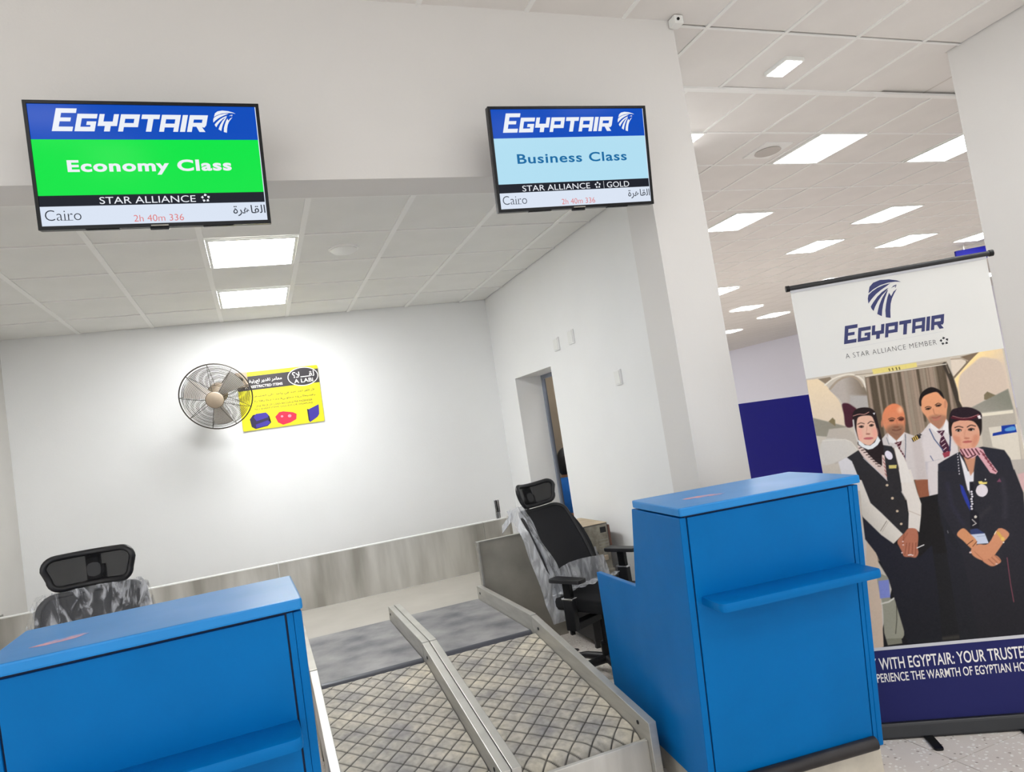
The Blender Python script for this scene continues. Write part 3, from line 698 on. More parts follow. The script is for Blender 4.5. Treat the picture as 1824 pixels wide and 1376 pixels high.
# ------------------------------------------------------------------ computer on a low cabinet by the side wall
cab = empty('low_cabinet', (2.20, 4.74, 0), 0.0, 'dark low cabinet carrying the old computer', 'cabinet')
MB().box(-0.16, 0.14, -0.12, 0.34, 0.05, 0.42).build('body', M['black'], cab, bevel=0.004)
MB().box(-0.17, 0.145, -0.13, 0.355, 0.42, 0.44).build('top', M['black'], cab, bevel=0.003)
for a in (-0.14, 0.12):
    for b in (-0.1, 0.32): MB().box(a - 0.015, a + 0.015, b - 0.015, b + 0.015, 0, 0.05).build('foot', M['black'], cab)
pc = empty('computer_tower', (2.19, 4.645, 0.44), math.radians(0), 'dusty old desktop computer tower, its ports facing the desk', 'computer')
M['pc_side'] = mat('pc_side_dark', rgb(92, 90, 88), 0.5, 0.3, noise=0.2, nscale=6)
M['pc_top'] = mat('pc_top_dusty', rgb(196, 178, 152), 0.7, noise=0.15, nscale=10)
M['pc_back'] = mat('pc_back_metal', rgb(170, 164, 150), 0.5, 0.4, noise=0.35, nscale=18, col2=rgb(120, 114, 104))
MB().box(-0.095, 0.095, 0.004, 0.45, 0.01, 0.398).build('case', M['pc_side'], pc, bevel=0.006)
MB().box(-0.094, 0.094, 0.006, 0.448, 0.3981, 0.402).build('case_top', M['pc_top'], pc)
bk = MB().box(-0.087, 0.087, 0.0, 0.006, 0.02, 0.392).build('port_panel', M['pc_back'], pc, bevel=0.002)
for z in (0.19, 0.11):
    t = Matrix.Translation((-0.045, 0.0, z)) @ Matrix.Rotation(math.radians(90), 4, 'X')
    fn_ = MB().lathe([(0.036, 0.0), (0.036, 0.004), (0.029, 0.004), (0.029, 0.001), (0.01, 0.001), (0.01, 0.004), (0.0001, 0.004)], 24, t).build('fan_grille', M['black'], bk, smooth=True, angle=40)
    for k in range(3):
        a = k * 2.09; MB().tube([(-0.045, -0.004, z), (-0.045 + 0.033 * math.cos(a), -0.004, z + 0.033 * math.sin(a))], 0.0035, 6).build('grille_spoke', M['steel'], fn_)
MB().box(0.03, 0.075, -0.003, 0.001, 0.335, 0.375).build('port_block', M['black'], bk)
for k in range(4): MB().box(0.005, 0.08, -0.004, 0.001, 0.215 + k * 0.022, 0.222 + k * 0.022).build('slot_cover', M['steel3'], bk)
MB().box(0.03, 0.06, -0.012, 0.001, 0.14, 0.175).build('knob_block', M['beige'], bk, bevel=0.004)
MB().box(-0.04, 0.08, -0.05, 0.0, 0.005, 0.085).build('power_brick', M['pc_back'], bk, bevel=0.006)
MB().box(0.096, 0.115, 0.01, 0.2, 0.23, 0.38).build('side_cover', mat('pc_rust', rgb(112, 78, 66), 0.7), pc, bevel=0.006)
MB().box(-0.0975, -0.095, 0.05, 0.075, 0.27, 0.32).build('side_sticker', M['white_plastic'], pc)
# cables and metal scrap on the floor beside the desk
M['cable'] = mat('black_cable', rgb(30, 28, 28), 0.5)
c1 = [(1.47 + 0.02 * math.sin(t * 5), 3.56 + 0.22 * t, 0.012 + 0.09 * (1 - abs(2 * t - 1))) for t in np.linspace(0, 1, 20)]
tag(MB().tube(c1, 0.006, 6).build('power_cable', M['cable'], smooth=True), 'black cable looping on the floor behind the right desk', 'cable')
c2 = [(1.80 + 0.08 * math.cos(t * 9), 4.62 + 0.06 * math.sin(t * 7), 0.008 + 0.06 * t) for t in np.linspace(0, 1, 30)]
tag(MB().tube(c2, 0.006, 6).build('power_cable', M['cable'], smooth=True), 'tangled black cable on the floor under the office chair', 'cable')
fr = empty('metal_bracket', (1.60, 3.60, 0), 0.3, 'small metal bracket leaning on the floor behind the right desk', 'bracket')
for p in ([(-0.07, 0, 0.0), (-0.05, 0, 0.16)], [(0.07, 0.02, 0.0), (0.05, 0.02, 0.16)], [(-0.05, 0, 0.16), (0.05, 0.02, 0.16)], [(-0.06, 0, 0.08), (0.06, 0.02, 0.09)]):
    MB().tube(p, 0.008, 6).build('bar', M['steel3'], fr)

# ------------------------------------------------------------------ wall fan
nrm = Vector((-0.13, -0.9, -0.40)).normalized()
zx = nrm; xx = Vector((0, 0, 1)).cross(zx).normalized(); yy = zx.cross(xx)
fc = Vector((-0.265, 6.44, 2.255))
wf_ = empty('wall_fan', (-0.05, YB, 2.42), label='round wire-caged fan on the back wall, left of the yellow sign', cat='fan')
F = Matrix(((xx.x, yy.x, zx.x, fc.x + 0.05), (xx.y, yy.y, zx.y, fc.y - YB), (xx.z, yy.z, zx.z, fc.z - 2.42), (0, 0, 0, 1)))
R0 = 0.29
def ring(mb, r, z, t, n=40, seg=4):
    mb.tube([F @ Vector((r * math.cos(2 * math.pi * k / n), r * math.sin(2 * math.pi * k / n), z)) for k in range(n)], t, seg, closed=True)
mb = MB(); ring(mb, R0, 0.0, 0.0055, 56, 8); mb.build('guard_rim', M['wire'], wf_, smooth=True)
def dome(r): return 0.085 * (1 - (r / R0) ** 2.2)
for sgn, nm in ((1, 'front_guard'), (-1, 'rear_guard')):
    mb = MB()
    for k in range(19): r = 0.075 + k * (R0 - 0.085) / 19; ring(mb, r, sgn * dome(r), 0.0017, 44, 4)
    g = mb.build(nm, M['wire'], wf_, smooth=True)
    rb = MB()
    for k in range(9):
        a = 2 * math.pi * k / 9 + 0.25
        rb.tube([F @ Vector((r * math.cos(a), r * math.sin(a), sgn * dome(r))) for r in np.linspace(0.06, R0, 8)], 0.0022, 5)
    rb.build('guard_rib', M['wire'], g, smooth=True)
MB().lathe([(0.072, 0.062), (0.073, 0.084), (0.064, 0.092), (0.0001, 0.094)], 28, F).build('hub_cap', M['beige'], wf_, smooth=True, angle=60)
M['blade_'] = mat('fan_blade_pale', rgb(228, 222, 214), 0.4)
bl = MB()
for k in range(3):
    a0 = 2 * math.pi * k / 3 + 0.6
    def bf(u, v, a0=a0):
        r = 0.05 + u * 0.20; a = a0 + (v - 0.5) * (0.9 - 0.25 * u); return F @ Vector((r * math.cos(a), r * math.sin(a), 0.03 * (v - 0.5)))
    b_ = MB().grid(8, 5, bf); b_.build('blade', M['blade_'], wf_, smooth=True)
MB().lathe([(0.03, -0.02), (0.075, -0.05), (0.085, -0.10), (0.075, -0.17), (0.05, -0.2), (0.0001, -0.205)], 24, F).build('motor_housing', M['beige'], wf_, smooth=True, angle=50)
st = F @ Vector((0, 0, -0.15))
MB().tube([st, (st.x + 0.10, (st.y - 0.0) * 0.5, 0.05), (0.0, -0.03, 0.0)], 0.018, 8).build('arm', M['wire'], wf_, smooth=True)
MB().box(-0.05, 0.05, -0.03, 0.0, -0.07, 0.07).build('wall_bracket', M['beige'], wf_, bevel=0.006)

# ------------------------------------------------------------------ person seated in the room behind the doorway
def skin_mesh(name, verts, edges, radii, m, parent, root=0, sub=2):
    me = bpy.data.meshes.new(name); me.from_pydata(verts, edges, [])
    o = bpy.data.objects.new(name, me); COL.objects.link(o)
    sk = o.modifiers.new('skin', 'SKIN'); sk.use_smooth_shade = True
    for i, r in enumerate(radii): me.skin_vertices[0].data[i].radius = (r, r) if not isinstance(r, tuple) else r
    for d in me.skin_vertices[0].data: d.use_root = False
    me.skin_vertices[0].data[root].use_root = True
    o.modifiers.new('sub', 'SUBSURF').levels = sub
    dg = bpy.context.evaluated_depsgraph_get(); nm = bpy.data.meshes.new_from_object(o.evaluated_get(dg)); nm.name = name
    bpy.data.objects.remove(o, do_unlink=True); nm.materials.clear(); nm.materials.append(m)
    nm.polygons.foreach_set('use_smooth', [True] * len(nm.polygons))
    return link(name, nm, parent)
M['skin'] = mat('skin', rgb(168, 118, 88), 0.55); M['hair'] = mat('black_hair', rgb(18, 16, 18), 0.5, bump=0.4, bscale=120)
M['shirt'] = mat('blue_shirt', rgb(30, 116, 208), 0.75, noise=0.2, nscale=9, bump=0.3, bscale=14); M['trousers'] = mat('dark_trousers', rgb(34, 36, 52), 0.8)
# local: person faces +y; origin on the floor below the pelvis
P_ = empty('person', (2.945, 6.72, 0), math.radians(-35), 'person in a blue shirt with black hair, seated beyond the doorway, seen from behind', 'person')
HS = 1.0
bv = [(0, 0, 0.50), (0, -0.01, 0.62), (0, 0.0, 0.78), (0, 0.0, 0.95), (0, 0.0, 1.04), (0, 0.02, 1.10), (0, 0.03, 1.17), (0, 0.03, 1.25),
      (-0.17, 0.0, 0.99), (-0.25, 0.03, 0.76), (-0.18, 0.24, 0.66), (-0.12, 0.31, 0.66), (0.17, 0.0, 0.99), (0.25, 0.03, 0.76), (0.18, 0.24, 0.66), (0.12, 0.31, 0.66),
      (-0.10, 0.05, 0.49), (-0.12, 0.44, 0.50), (-0.12, 0.46, 0.09), (-0.12, 0.56, 0.04), (0.10, 0.05, 0.49), (0.12, 0.44, 0.50), (0.12, 0.46, 0.09), (0.12, 0.56, 0.04)]
be = [(0, 1), (1, 2), (2, 3), (3, 4), (4, 5), (5, 6), (6, 7), (3, 8), (8, 9), (9, 10), (10, 11), (3, 12), (12, 13), (13, 14), (14, 15), (0, 16), (16, 17), (17, 18), (18, 19), (0, 20), (20, 21), (21, 22), (22, 23)]
br_ = [(0.15, 0.11), 0.13, (0.145, 0.11), (0.16, 0.10), 0.06, 0.052, (0.068, 0.082), (0.075, 0.09), 0.058, 0.043, 0.034, 0.026, 0.058, 0.043, 0.034, 0.026, 0.082, 0.06, 0.042, 0.036, 0.082, 0.06, 0.042, 0.036]
body = skin_mesh('body', bv, be, br_, M['skin'], P_)
sv = bv[1:4] + [(0, 0.0, 1.03)] + bv[8:10] + [(-0.235, 0.10, 0.73)] + bv[12:14] + [(0.235, 0.10, 0.73)]
skin_mesh('shirt', [(x, y, z) for x, y, z in sv], [(0, 1), (1, 2), (2, 3), (2, 4), (4, 5), (5, 6), (2, 7), (7, 8), (8, 9)], [(0.17, 0.135), (0.175, 0.135), (0.185, 0.125), 0.075, 0.078, 0.066, 0.062, 0.078, 0.066, 0.062], M['shirt'], P_)
skin_mesh('trousers', [bv[0], bv[16], bv[17], (-0.12, 0.46, 0.14), bv[20], bv[21], (0.12, 0.46, 0.14)], [(0, 1), (1, 2), (2, 3), (0, 4), (4, 5), (5, 6)], [(0.165, 0.135), 0.10, 0.078, 0.06, 0.10, 0.078, 0.06], M['trousers'], P_)
hm = MB()
def hair(u, v):
    th = 2 * math.pi * u; ph_ = math.pi * 0.78 * v
    r = 1 + 0.03 * math.sin(9 * th) * v
    front = max(0, math.sin(th))
    ph_ *= 1 - 0.42 * front
    return (0.098 * r * math.sin(ph_) * math.cos(th), 0.018 + 0.112 * r * math.sin(ph_) * math.sin(th), 1.215 + 0.128 * math.cos(ph_) - 0.05 * v * (1 - front))
hm.grid(32, 18, hair); hm.build('hair', M['hair'], P_, smooth=True)
fm = MB(); fm.lathe([(0.0001, 0.028), (0.013, 0.012), (0.016, -0.012), (0.0001, -0.016)], 10, Matrix.Translation((0, 0.13, 1.19))); fm.build('nose', M['skin'], body, smooth=True)
for s in (-1, 1):
    MB().lathe([(0.0001, 0.016), (0.014, 0.0), (0.0001, -0.016)], 10, Matrix.Translation((s * 0.032, 0.112, 1.215))).build('eye', M['black_gloss'], body, smooth=True)
    MB().lathe([(0.0001, 0.03), (0.013, 0.012), (0.011, -0.018), (0.0001, -0.03)], 10, Matrix.Translation((s * 0.088, 0.02, 1.19))).build('ear', M['skin'], body, smooth=True)
    for k in range(5):
        fx = s * (0.12 - 0.012 + k * 0.011); ln = (0.05, 0.07, 0.076, 0.07, 0.055)[k]
        MB().tube([(s * 0.125 + (k - 2) * 0.014, 0.30, 0.66), (s * 0.11 + (k - 2) * 0.016, 0.335, 0.655), (s * 0.10 + (k - 2) * 0.016, 0.33 + ln * 0.8, 0.63)], [0.009, 0.009, 0.007], 6).build('finger', M['skin'], body, smooth=True)
MB().tube([(-0.03, 0.118, 1.135), (0, 0.124, 1.132), (0.03, 0.118, 1.135)], 0.006, 6).build('mouth', mat('lips', rgb(140, 80, 72), 0.5), body, smooth=True)
stl = empty('stool', (2.945, 6.72, 0), math.radians(-35), 'dark stool under the seated person beyond the doorway', 'stool')
MB().lathe([(0.15, 0.31), (0.16, 0.33), (0.16, 0.345), (0.0001, 0.352)], 24).build('seat', M['black'], stl, smooth=True, angle=50)
for k in range(4):
    a = k * math.pi / 2 + 0.78; MB().tube([(0.12 * math.cos(a), 0.12 * math.sin(a), 0.315), (0.17 * math.cos(a), 0.17 * math.sin(a), 0.0)], 0.014, 8).build('leg', M['steel3'], stl, smooth=True)

# ------------------------------------------------------------------ artwork of the printed pictures (banner millimetres)
PHOTO = [
 ('P',[(-39,1834),(1115,1731),(842,214),(-296,314)],(200,190,176),2.4,0),
 ('P',[(17,1621),(68,1619),(94,1587),(113,1553),(135,1513),(148,1475),(152,1438),(138,1350),(0,1371)],(222,204,182),4.8,0,(236,214,180),[(74,1390),(68,1602)]),
 ('P',[(104,1566),(137,1591),(168,1607),(198,1614),(224,1604),(242,1580),(256,1548),(263,1505),(264,1462),(263,1406),(200,1416),(183,1463),(153,1486),(141,1515)],(182,172,164),4.8,1,(120,106,90),[(168,1526),(269,1525)]),
 ('P',[(188,1523),(264,1510),(260,1454),(207,1456),(182,1487)],(176,170,166),14.4,0),
 ('L',[(110,1565),(143,1593),(179,1607),(213,1606),(237,1584),(249,1555)],(168,152,134),4.8,1,9.49),
 ('L',[(91,1586),(126,1607),(170,1617),(204,1617),(233,1605),(254,1581),(260,1550)],(232,224,210),4.8,1,6.7),
 ('P',[(66,1618),(119,1619),(123,1609),(93,1592)],(138,122,104),4.8,0),
 ('P',[(121,1612),(298,1611),(612,1617),(616,1595),(267,1595),(225,1610)],(206,194,176),4.8,0),
 ('L',[(225,1610),(297,1607),(610,1607)],(120,106,90),4.8,0,2.79),
 ('P',[(148,1487),(171,1489),(190,1474),(207,1453),(207,1421),(177,1381),(147,1386),(148,1439)],(72,34,46),7.2,1),
 ('P',[(264,1597),(605,1604),(622,1490),(632,1363),(557,726),(169,771),(253,1370)],(124,110,94),4.8,0),
 ('L',[(274,1584),(259,1068)],(160,140,124),8.4,0,10.75),
 ('L',[(289,1585),(273,1043)],(88,76,62),8.4,0,13.01),
 ('L',[(301,1585),(292,1280)],(88,76,62),8.4,0,16.76),
 ('L',[(317,1585),(301,1066)],(146,130,114),8.4,0,11.01),
 ('L',[(327,1585),(321,1338)],(88,76,62),8.4,0,16.09),
 ('L',[(346,1586),(327,985)],(160,140,124),8.4,0,7.81),
 ('L',[(352,1586),(331,912)],(96,84,70),8.4,0,15.11),
 ('L',[(370,1586),(350,954)],(88,76,62),8.4,0,15.64),
 ('L',[(382,1586),(361,899)],(146,130,114),8.4,0,11.47),
 ('L',[(400,1587),(395,1377)],(146,130,114),8.4,0,8.51),
 ('L',[(408,1587),(389,987)],(96,84,70),8.4,0,14.68),
 ('L',[(423,1587),(400,880)],(160,140,124),8.4,0,12.71),
 ('L',[(437,1587),(420,1048)],(152,138,122),8.4,0,15.88),
 ('L',[(453,1588),(426,776)],(146,130,114),8.4,0,13.64),
 ('L',[(465,1588),(454,1224)],(160,140,124),8.4,0,12.4),
 ('L',[(477,1588),(456,963)],(160,140,124),8.4,0,9.23),
 ('L',[(487,1588),(481,1362)],(88,76,62),8.4,0,11.83),
 ('L',[(499,1589),(476,906)],(146,130,114),8.4,0,11.14),
 ('L',[(511,1589),(497,1157)],(152,138,122),8.4,0,11.19),
 ('L',[(525,1589),(506,1032)],(160,140,124),8.4,0,7.63),
 ('L',[(541,1589),(515,855)],(160,140,124),8.4,0,16.61),
 ('L',[(553,1590),(548,1423)],(152,138,122),8.4,0,7.27),
 ('L',[(569,1590),(565,1427)],(88,76,62),8.4,0,9.09),
 ('L',[(579,1590),(569,1270)],(96,84,70),8.4,0,13.82),
 ('L',[(593,1590),(565,806)],(88,76,62),8.4,0,15.81),
 ('L',[(606,1590),(580,866)],(160,140,124),8.4,0,10.91),
 ('L',[(602,1595),(616,1530),(630,1393),(647,1310)],(64,56,48),7.2,0,20.94),
 ('L',[(606,1594),(613,1555)],(130,118,104),4.8,0,4.47),
 ('P',[(300,1624),(488,1624),(488,1604),(302,1601)],(226,210,128),3.6,0),
 ('L',[(371,1615),(373,1606)],(96,86,50),2.4,0,4.47),
 ('L',[(385,1615),(387,1606)],(96,86,50),2.4,0,4.47),
 ('L',[(401,1615),(403,1605)],(96,86,50),2.4,0,4.47),
 ('L',[(414,1614),(415,1605)],(96,86,50),2.4,0,4.47),
 ('L',[(268,1596),(301,1597),(501,1597),(608,1597)],(226,218,204),3.6,0,3.91),
 ('P',[(741,1629),(841,1629),(840,1447),(784,1426),(749,1450),(729,1416),(672,1388),(641,1395),(631,1428),(634,1481),(629,1525)],(214,196,178),4.8,0,(252,222,160),[(741,1463),(662,1546)]),
 ('P',[(648,1525),(662,1546),(711,1580),(749,1602),(787,1593),(825,1566),(830,1449),(784,1426),(749,1450),(729,1416),(672,1388),(644,1396),(636,1433),(638,1480)],(208,190,174),12.0,1),
 ('P',[(629,1623),(696,1603),(666,1569),(628,1533),(625,1570)],(220,206,190),4.8,0),
 ('P',[(669,1619),(747,1628),(702,1593),(627,1527),(626,1536),(688,1589),(688,1604)],(124,106,88),4.8,0),
 ('L',[(631,1615),(673,1611),(695,1597)],(170,154,136),4.8,0,6.14),
 ('P',[(731,1418),(734,1438),(749,1450),(784,1426),(740,1413)],(124,112,88),4.8,0),
 ('P',[(669,1389),(729,1411),(833,1449),(839,1352),(759,1344),(698,1359)],(130,130,118),7.2,0,(150,146,136),[(801,1430),(736,1362)]),
 ('P',[(702,1364),(841,1357),(829,1029),(686,1159)],(178,170,158),7.2,0),
 ('P',[(705,1359),(835,1355),(835,1341),(705,1345)],(226,218,200),3.6,0),
 ('P',[(727,1293),(840,1291),(829,1135),(786,1137),(774,1183),(728,1208)],(214,206,192),4.8,0),
 ('P',[(778,1293),(832,1292),(834,1257),(736,1254),(739,1266),(775,1269)],(26,56,150),2.9,0),
 ('P',[(791,1278),(825,1284),(830,1267),(794,1267)],(90,150,206),4.8,1),
 ('P',[(788,1141),(855,1137),(849,990),(802,1005),(794,1092)],(182,174,166),4.8,0),
 ('P',[(805,1076),(845,1082),(857,998),(809,1004)],(206,170,170),9.6,0),
 ('P',[(13,1446),(84,1415),(147,1386),(149,1330),(7,1364)],(146,140,126),7.2,0),
 ('P',[(78,1419),(98,1434),(107,1421),(103,1393)],(130,116,86),4.8,0),
 ('P',[(74,1384),(147,1382),(175,1350),(185,1307),(178,1266),(75,1222),(29,1288)],(188,178,166),7.2,0),
 ('P',[(38,1338),(138,1326),(162,1305),(178,1266),(124,1244),(19,1229)],(206,200,192),7.2,1),
 ('L',[(37,1336),(135,1328),(160,1311),(177,1276)],(226,220,208),4.8,0,2.79),
 ('P',[(32,1094),(127,1081),(194,370),(-87,396)],(204,196,188),7.2,0),
 ('P',[(493,1347),(457,1312),(406,1278),(372,1242),(360,1116),(441,1101),(425,1029),(482,1002),(587,1173),(593,1284),(565,1359)],(212,204,204),4.8,0),
 ('L',[(450,1174),(435,1105),(438,1045)],(190,184,190),14.4,0,14.23),
 ('L',[(454,1297),(429,1233),(436,1191)],(192,184,184),19.2,0,10.67),
 ('P',[(391,1113),(445,1102),(438,1054),(435,971),(419,937),(405,975),(394,1051)],(142,88,64),4.8,0),
 ('P',[(413,1107),(440,1101),(438,1019),(436,958),(416,926),(408,983),(397,1036)],(146,90,66),4.8,0),
 ('P',[(476,1440),(484,1469),(519,1488),(549,1481),(568,1452),(578,1441),(582,1420),(574,1391),(564,1355),(544,1328),(524,1318),(503,1340),(486,1379),(473,1407)],(212,150,116),4.8,1,(226,158,116),[(515,1348),(516,1472)]),
 ('P',[(495,1373),(521,1381),(554,1375),(567,1362),(544,1327),(523,1317),(501,1339)],(170,122,98),14.4,1),
 ('P',[(468,1434),(472,1463),(491,1491),(522,1505),(545,1499),(567,1478),(572,1446),(562,1460),(548,1480),(521,1479),(493,1470),(479,1451),(475,1429)],(30,24,24),4.8,1),
 ('P',[(578,1420),(576,1414),(575,1409),(572,1405),(570,1403),(568,1403),(567,1406),(566,1410),(566,1416),(567,1422),(569,1428),(571,1434),(573,1437),(575,1439),(577,1439),(578,1437),(579,1432),(579,1427)],(200,136,104),4.8,0),
 ('P',[(512,1412),(511,1410),(509,1409),(506,1408),(502,1407),(498,1407),(494,1408),(491,1409),(489,1410),(489,1412),(489,1414),(492,1415),(495,1416),(498,1417),(503,1417),(506,1416),(509,1415),(511,1414)],(70,48,40),4.8,0),
 ('P',[(555,1419),(555,1418),(552,1416),(549,1415),(546,1415),(541,1415),(538,1415),(535,1416),(533,1418),(532,1419),(533,1421),(535,1423),(538,1424),(542,1424),(546,1424),(550,1424),(553,1422),(555,1421)],(70,48,40),4.8,0),
 ('P',[(504,1411),(503,1410),(503,1409),(502,1408),(501,1408),(499,1408),(499,1409),(498,1410),(498,1411),(498,1412),(498,1413),(499,1414),(500,1415),(501,1415),(502,1415),(503,1414),(503,1413),(504,1412)],(24,18,18),2.9,0),
 ('P',[(548,1418),(547,1417),(547,1416),(546,1416),(545,1416),(544,1416),(543,1416),(542,1417),(542,1418),(542,1419),(542,1420),(543,1421),(544,1422),(545,1422),(546,1422),(547,1422),(547,1421),(548,1420)],(24,18,18),2.9,0),
 ('L',[(489,1419),(502,1422),(514,1416)],(58,38,32),3.6,1,3.2),
 ('L',[(531,1424),(545,1430),(557,1423)],(58,38,32),3.6,1,3.2),
 ('L',[(520,1407),(522,1386),(531,1379)],(176,116,88),4.8,1,3.56),
 ('L',[(509,1371),(525,1367),(545,1373)],(150,80,70),4.8,1,3.56),
 ('L',[(514,1361),(527,1358),(540,1363)],(188,112,98),4.8,1,4.98),
 ('P',[(498,1350),(494,1328),(517,1299),(527,1316)],(228,224,224),3.6,0),
 ('P',[(564,1355),(569,1325),(560,1289),(543,1314)],(228,224,224),3.6,0),
 ('P',[(517,1309),(551,1307),(540,1290),(560,1220),(546,1194),(530,1196),(519,1254),(533,1287)],(70,34,54),3.6,0),
 ('L',[(524,1294),(539,1303)],(214,190,196),2.4,0,3.2),
 ('L',[(525,1276),(540,1285)],(214,190,196),2.4,0,3.2),
 ('L',[(527,1258),(541,1267)],(214,190,196),2.4,0,3.2),
 ('L',[(528,1240),(542,1249)],(214,190,196),2.4,0,3.2),
 ('L',[(530,1222),(543,1231)],(214,190,196),2.4,0,3.2),
 ('L',[(532,1203),(544,1213)],(214,190,196),2.4,0,3.2),
 ('P',[(523,1208),(557,1215),(550,1193),(528,1187)],(150,60,76),3.6,0),
 ('L',[(490,1322),(502,1275),(530,1219)],(60,78,120),2.9,0,4.27),
 ('L',[(573,1317),(566,1265),(555,1215)],(56,66,96),2.9,0,5.69),
 ('P',[(411,1296),(448,1309),(455,1302),(414,1276)],(40,34,36),3.6,0),
 ('L',[(417,1298),(420,1283)],(232,184,60),2.4,0,3.2),
 ('L',[(426,1301),(429,1287)],(232,184,60),2.4,0,3.2),
 ('L',[(435,1304),(438,1291)],(232,184,60),2.4,0,3.2),
 ('L',[(473,1204),(481,1181)],(60,72,120),2.4,0,2.85),
 ('L',[(451,1178),(514,1184)],(180,176,180),4.8,0,2.13),
 ('P',[(281,1302),(318,1335),(387,1323),(417,1305),(448,1280),(447,1198),(442,1105),(383,1109),(359,1100),(336,1185),(332,1259),(317,1270),(281,1281)],(204,196,194),4.8,0),
 ('P',[(409,1295),(444,1304),(447,1228),(442,1108),(401,1108)],(196,186,184),19.2,0),
 ('P',[(303,1388),(310,1417),(331,1446),(364,1457),(391,1440),(400,1406),(396,1368),(385,1325),(361,1299),(346,1291),(331,1303),(317,1329),(305,1361)],(206,140,108),7.2,1,(222,132,92),[(344,1331),(355,1442)]),
 ('P',[(314,1348),(339,1362),(384,1355),(386,1328),(364,1299),(346,1290),(331,1302),(316,1326)],(146,106,84),24.0,1),
 ('P',[(395,1424),(394,1420),(392,1416),(388,1414),(385,1413),(382,1413),(379,1415),(377,1419),(376,1423),(376,1427),(377,1431),(380,1435),(383,1437),(386,1438),(389,1438),(392,1436),(394,1433),(395,1429)],(236,178,140),24.0,0),
 ('P',[(305,1376),(303,1370),(302,1365),(300,1361),(298,1359),(297,1359),(296,1362),(295,1366),(295,1371),(296,1377),(297,1383),(299,1388),(301,1392),(303,1394),(304,1393),(305,1391),(306,1387),(305,1382)],(196,128,98),7.2,0),
 ('P',[(398,1367),(397,1362),(396,1358),(394,1355),(393,1354),(392,1354),(392,1356),(392,1359),(392,1363),(393,1368),(394,1373),(395,1377),(396,1380),(397,1382),(398,1382),(399,1380),(399,1377),(399,1372)],(170,110,84),7.2,0),
 ('P',[(353,1382),(352,1381),(350,1379),(347,1379),(344,1378),(340,1379),(337,1379),(334,1381),(332,1382),(332,1384),(332,1386),(334,1387),(337,1388),(341,1388),(345,1388),(348,1387),(351,1386),(353,1384)],(70,46,36),6.0,0),
 ('P',[(394,1381),(393,1379),(390,1377),(387,1376),(383,1375),(379,1376),(376,1377),(373,1378),(371,1381),(371,1383),(372,1385),(374,1387),(377,1389),(381,1389),(385,1389),(389,1388),(391,1386),(393,1384)],(84,40,32),7.2,0),
 ('L',[(331,1391),(346,1394),(357,1388)],(60,42,34),4.8,1,3.63),
 ('L',[(368,1388),(383,1393),(394,1386)],(60,40,32),4.8,1,3.63),
 ('L',[(362,1382),(362,1358),(348,1354)],(190,118,88),7.2,1,4.47),
 ('P',[(368,1350),(367,1348),(365,1348),(362,1347),(358,1347),(353,1348),(350,1349),(347,1350),(345,1352),(344,1353),(345,1355),(347,1356),(351,1356),(355,1356),(359,1355),(363,1354),(366,1353),(368,1351)],(130,84,64),9.6,0),
 ('L',[(339,1341),(354,1336),(373,1339)],(104,62,52),6.0,1,4.19),
 ('L',[(333,1330),(351,1318),(370,1321)],(130,94,78),14.4,1,5.58),
 ('P',[(317,1329),(315,1288),(341,1278),(346,1291)],(224,220,220),4.8,0),
 ('P',[(386,1323),(376,1291),(353,1283),(347,1291)],(224,220,220),4.8,0),
 ('P',[(336,1282),(368,1286),(363,1272),(355,1256),(369,1221),(369,1193),(354,1229),(343,1249),(347,1269)],(80,34,40),3.6,0),
 ('L',[(340,1273),(358,1280)],(206,180,184),2.4,0,2.79),
 ('L',[(343,1259),(361,1267)],(206,180,184),2.4,0,2.79),
 ('L',[(347,1245),(364,1253)],(206,180,184),2.4,0,2.79),
 ('L',[(351,1231),(367,1239)],(206,180,184),2.4,0,2.79),
 ('L',[(354,1217),(370,1225)],(206,180,184),2.4,0,2.79),
 ('L',[(308,1310),(313,1279)],(90,100,110),2.4,0,2.23),
 ('L',[(388,1313),(381,1267),(369,1209)],(64,78,96),2.9,0,2.79),
 ('P',[(410,1292),(436,1306),(448,1299),(448,1289),(414,1275)],(46,38,40),3.6,0),
 ('L',[(416,1295),(420,1279)],(236,196,96),2.4,0,3.63),
 ('L',[(424,1298),(428,1281)],(236,196,96),2.4,0,3.63),
 ('L',[(432,1300),(436,1284)],(236,196,96),2.4,0,3.63),
 ('P',[(212,1019),(426,1028),(478,1034),(510,980),(952,825),(863,331),(109,378),(262,761)],(30,29,31),4.8,0),
 ('P',[(379,1009),(440,1012),(469,997),(477,880),(530,802),(533,631),(304,656)],(32,30,31),7.2,0),
 ('P',[(178,770),(777,779),(805,387),(246,394),(232,467),(220,592),(210,686)],(38,37,41),7.2,0,(30,30,31),[(593,604),(289,557)]),
 ('L',[(374,740),(380,647),(374,508)],(62,60,62),19.2,0,7.74),
 ('L',[(531,706),(532,610),(530,453)],(50,50,62),21.6,0,10.06),
 ('L',[(468,514),(480,458)],(58,56,58),19.2,0,7.74),
 ('P',[(638,411),(635,406),(629,402),(620,399),(609,398),(598,399),(588,402),(580,407),(575,412),(574,417),(577,422),(584,426),(593,429),(604,430),(615,429),(625,426),(633,421),(637,416)],(70,40,42),24.0,0),
 ('P',[(361,411),(560,419),(557,399),(366,398)],(58,56,52),14.4,0),
 ('P',[(154,895),(182,811),(169,650),(138,394),(88,377),(88,578)],(206,184,162),4.8,0),
 ('P',[(163,703),(210,690),(200,607),(220,594),(226,540),(234,487),(223,424),(153,427),(164,570)],(150,148,132),4.8,1),
 ('P',[(165,683),(209,684),(202,606),(159,605)],(126,136,200),4.8,0),
 ('L',[(161,582),(193,587),(218,601)],(206,202,190),3.6,0,6.96),
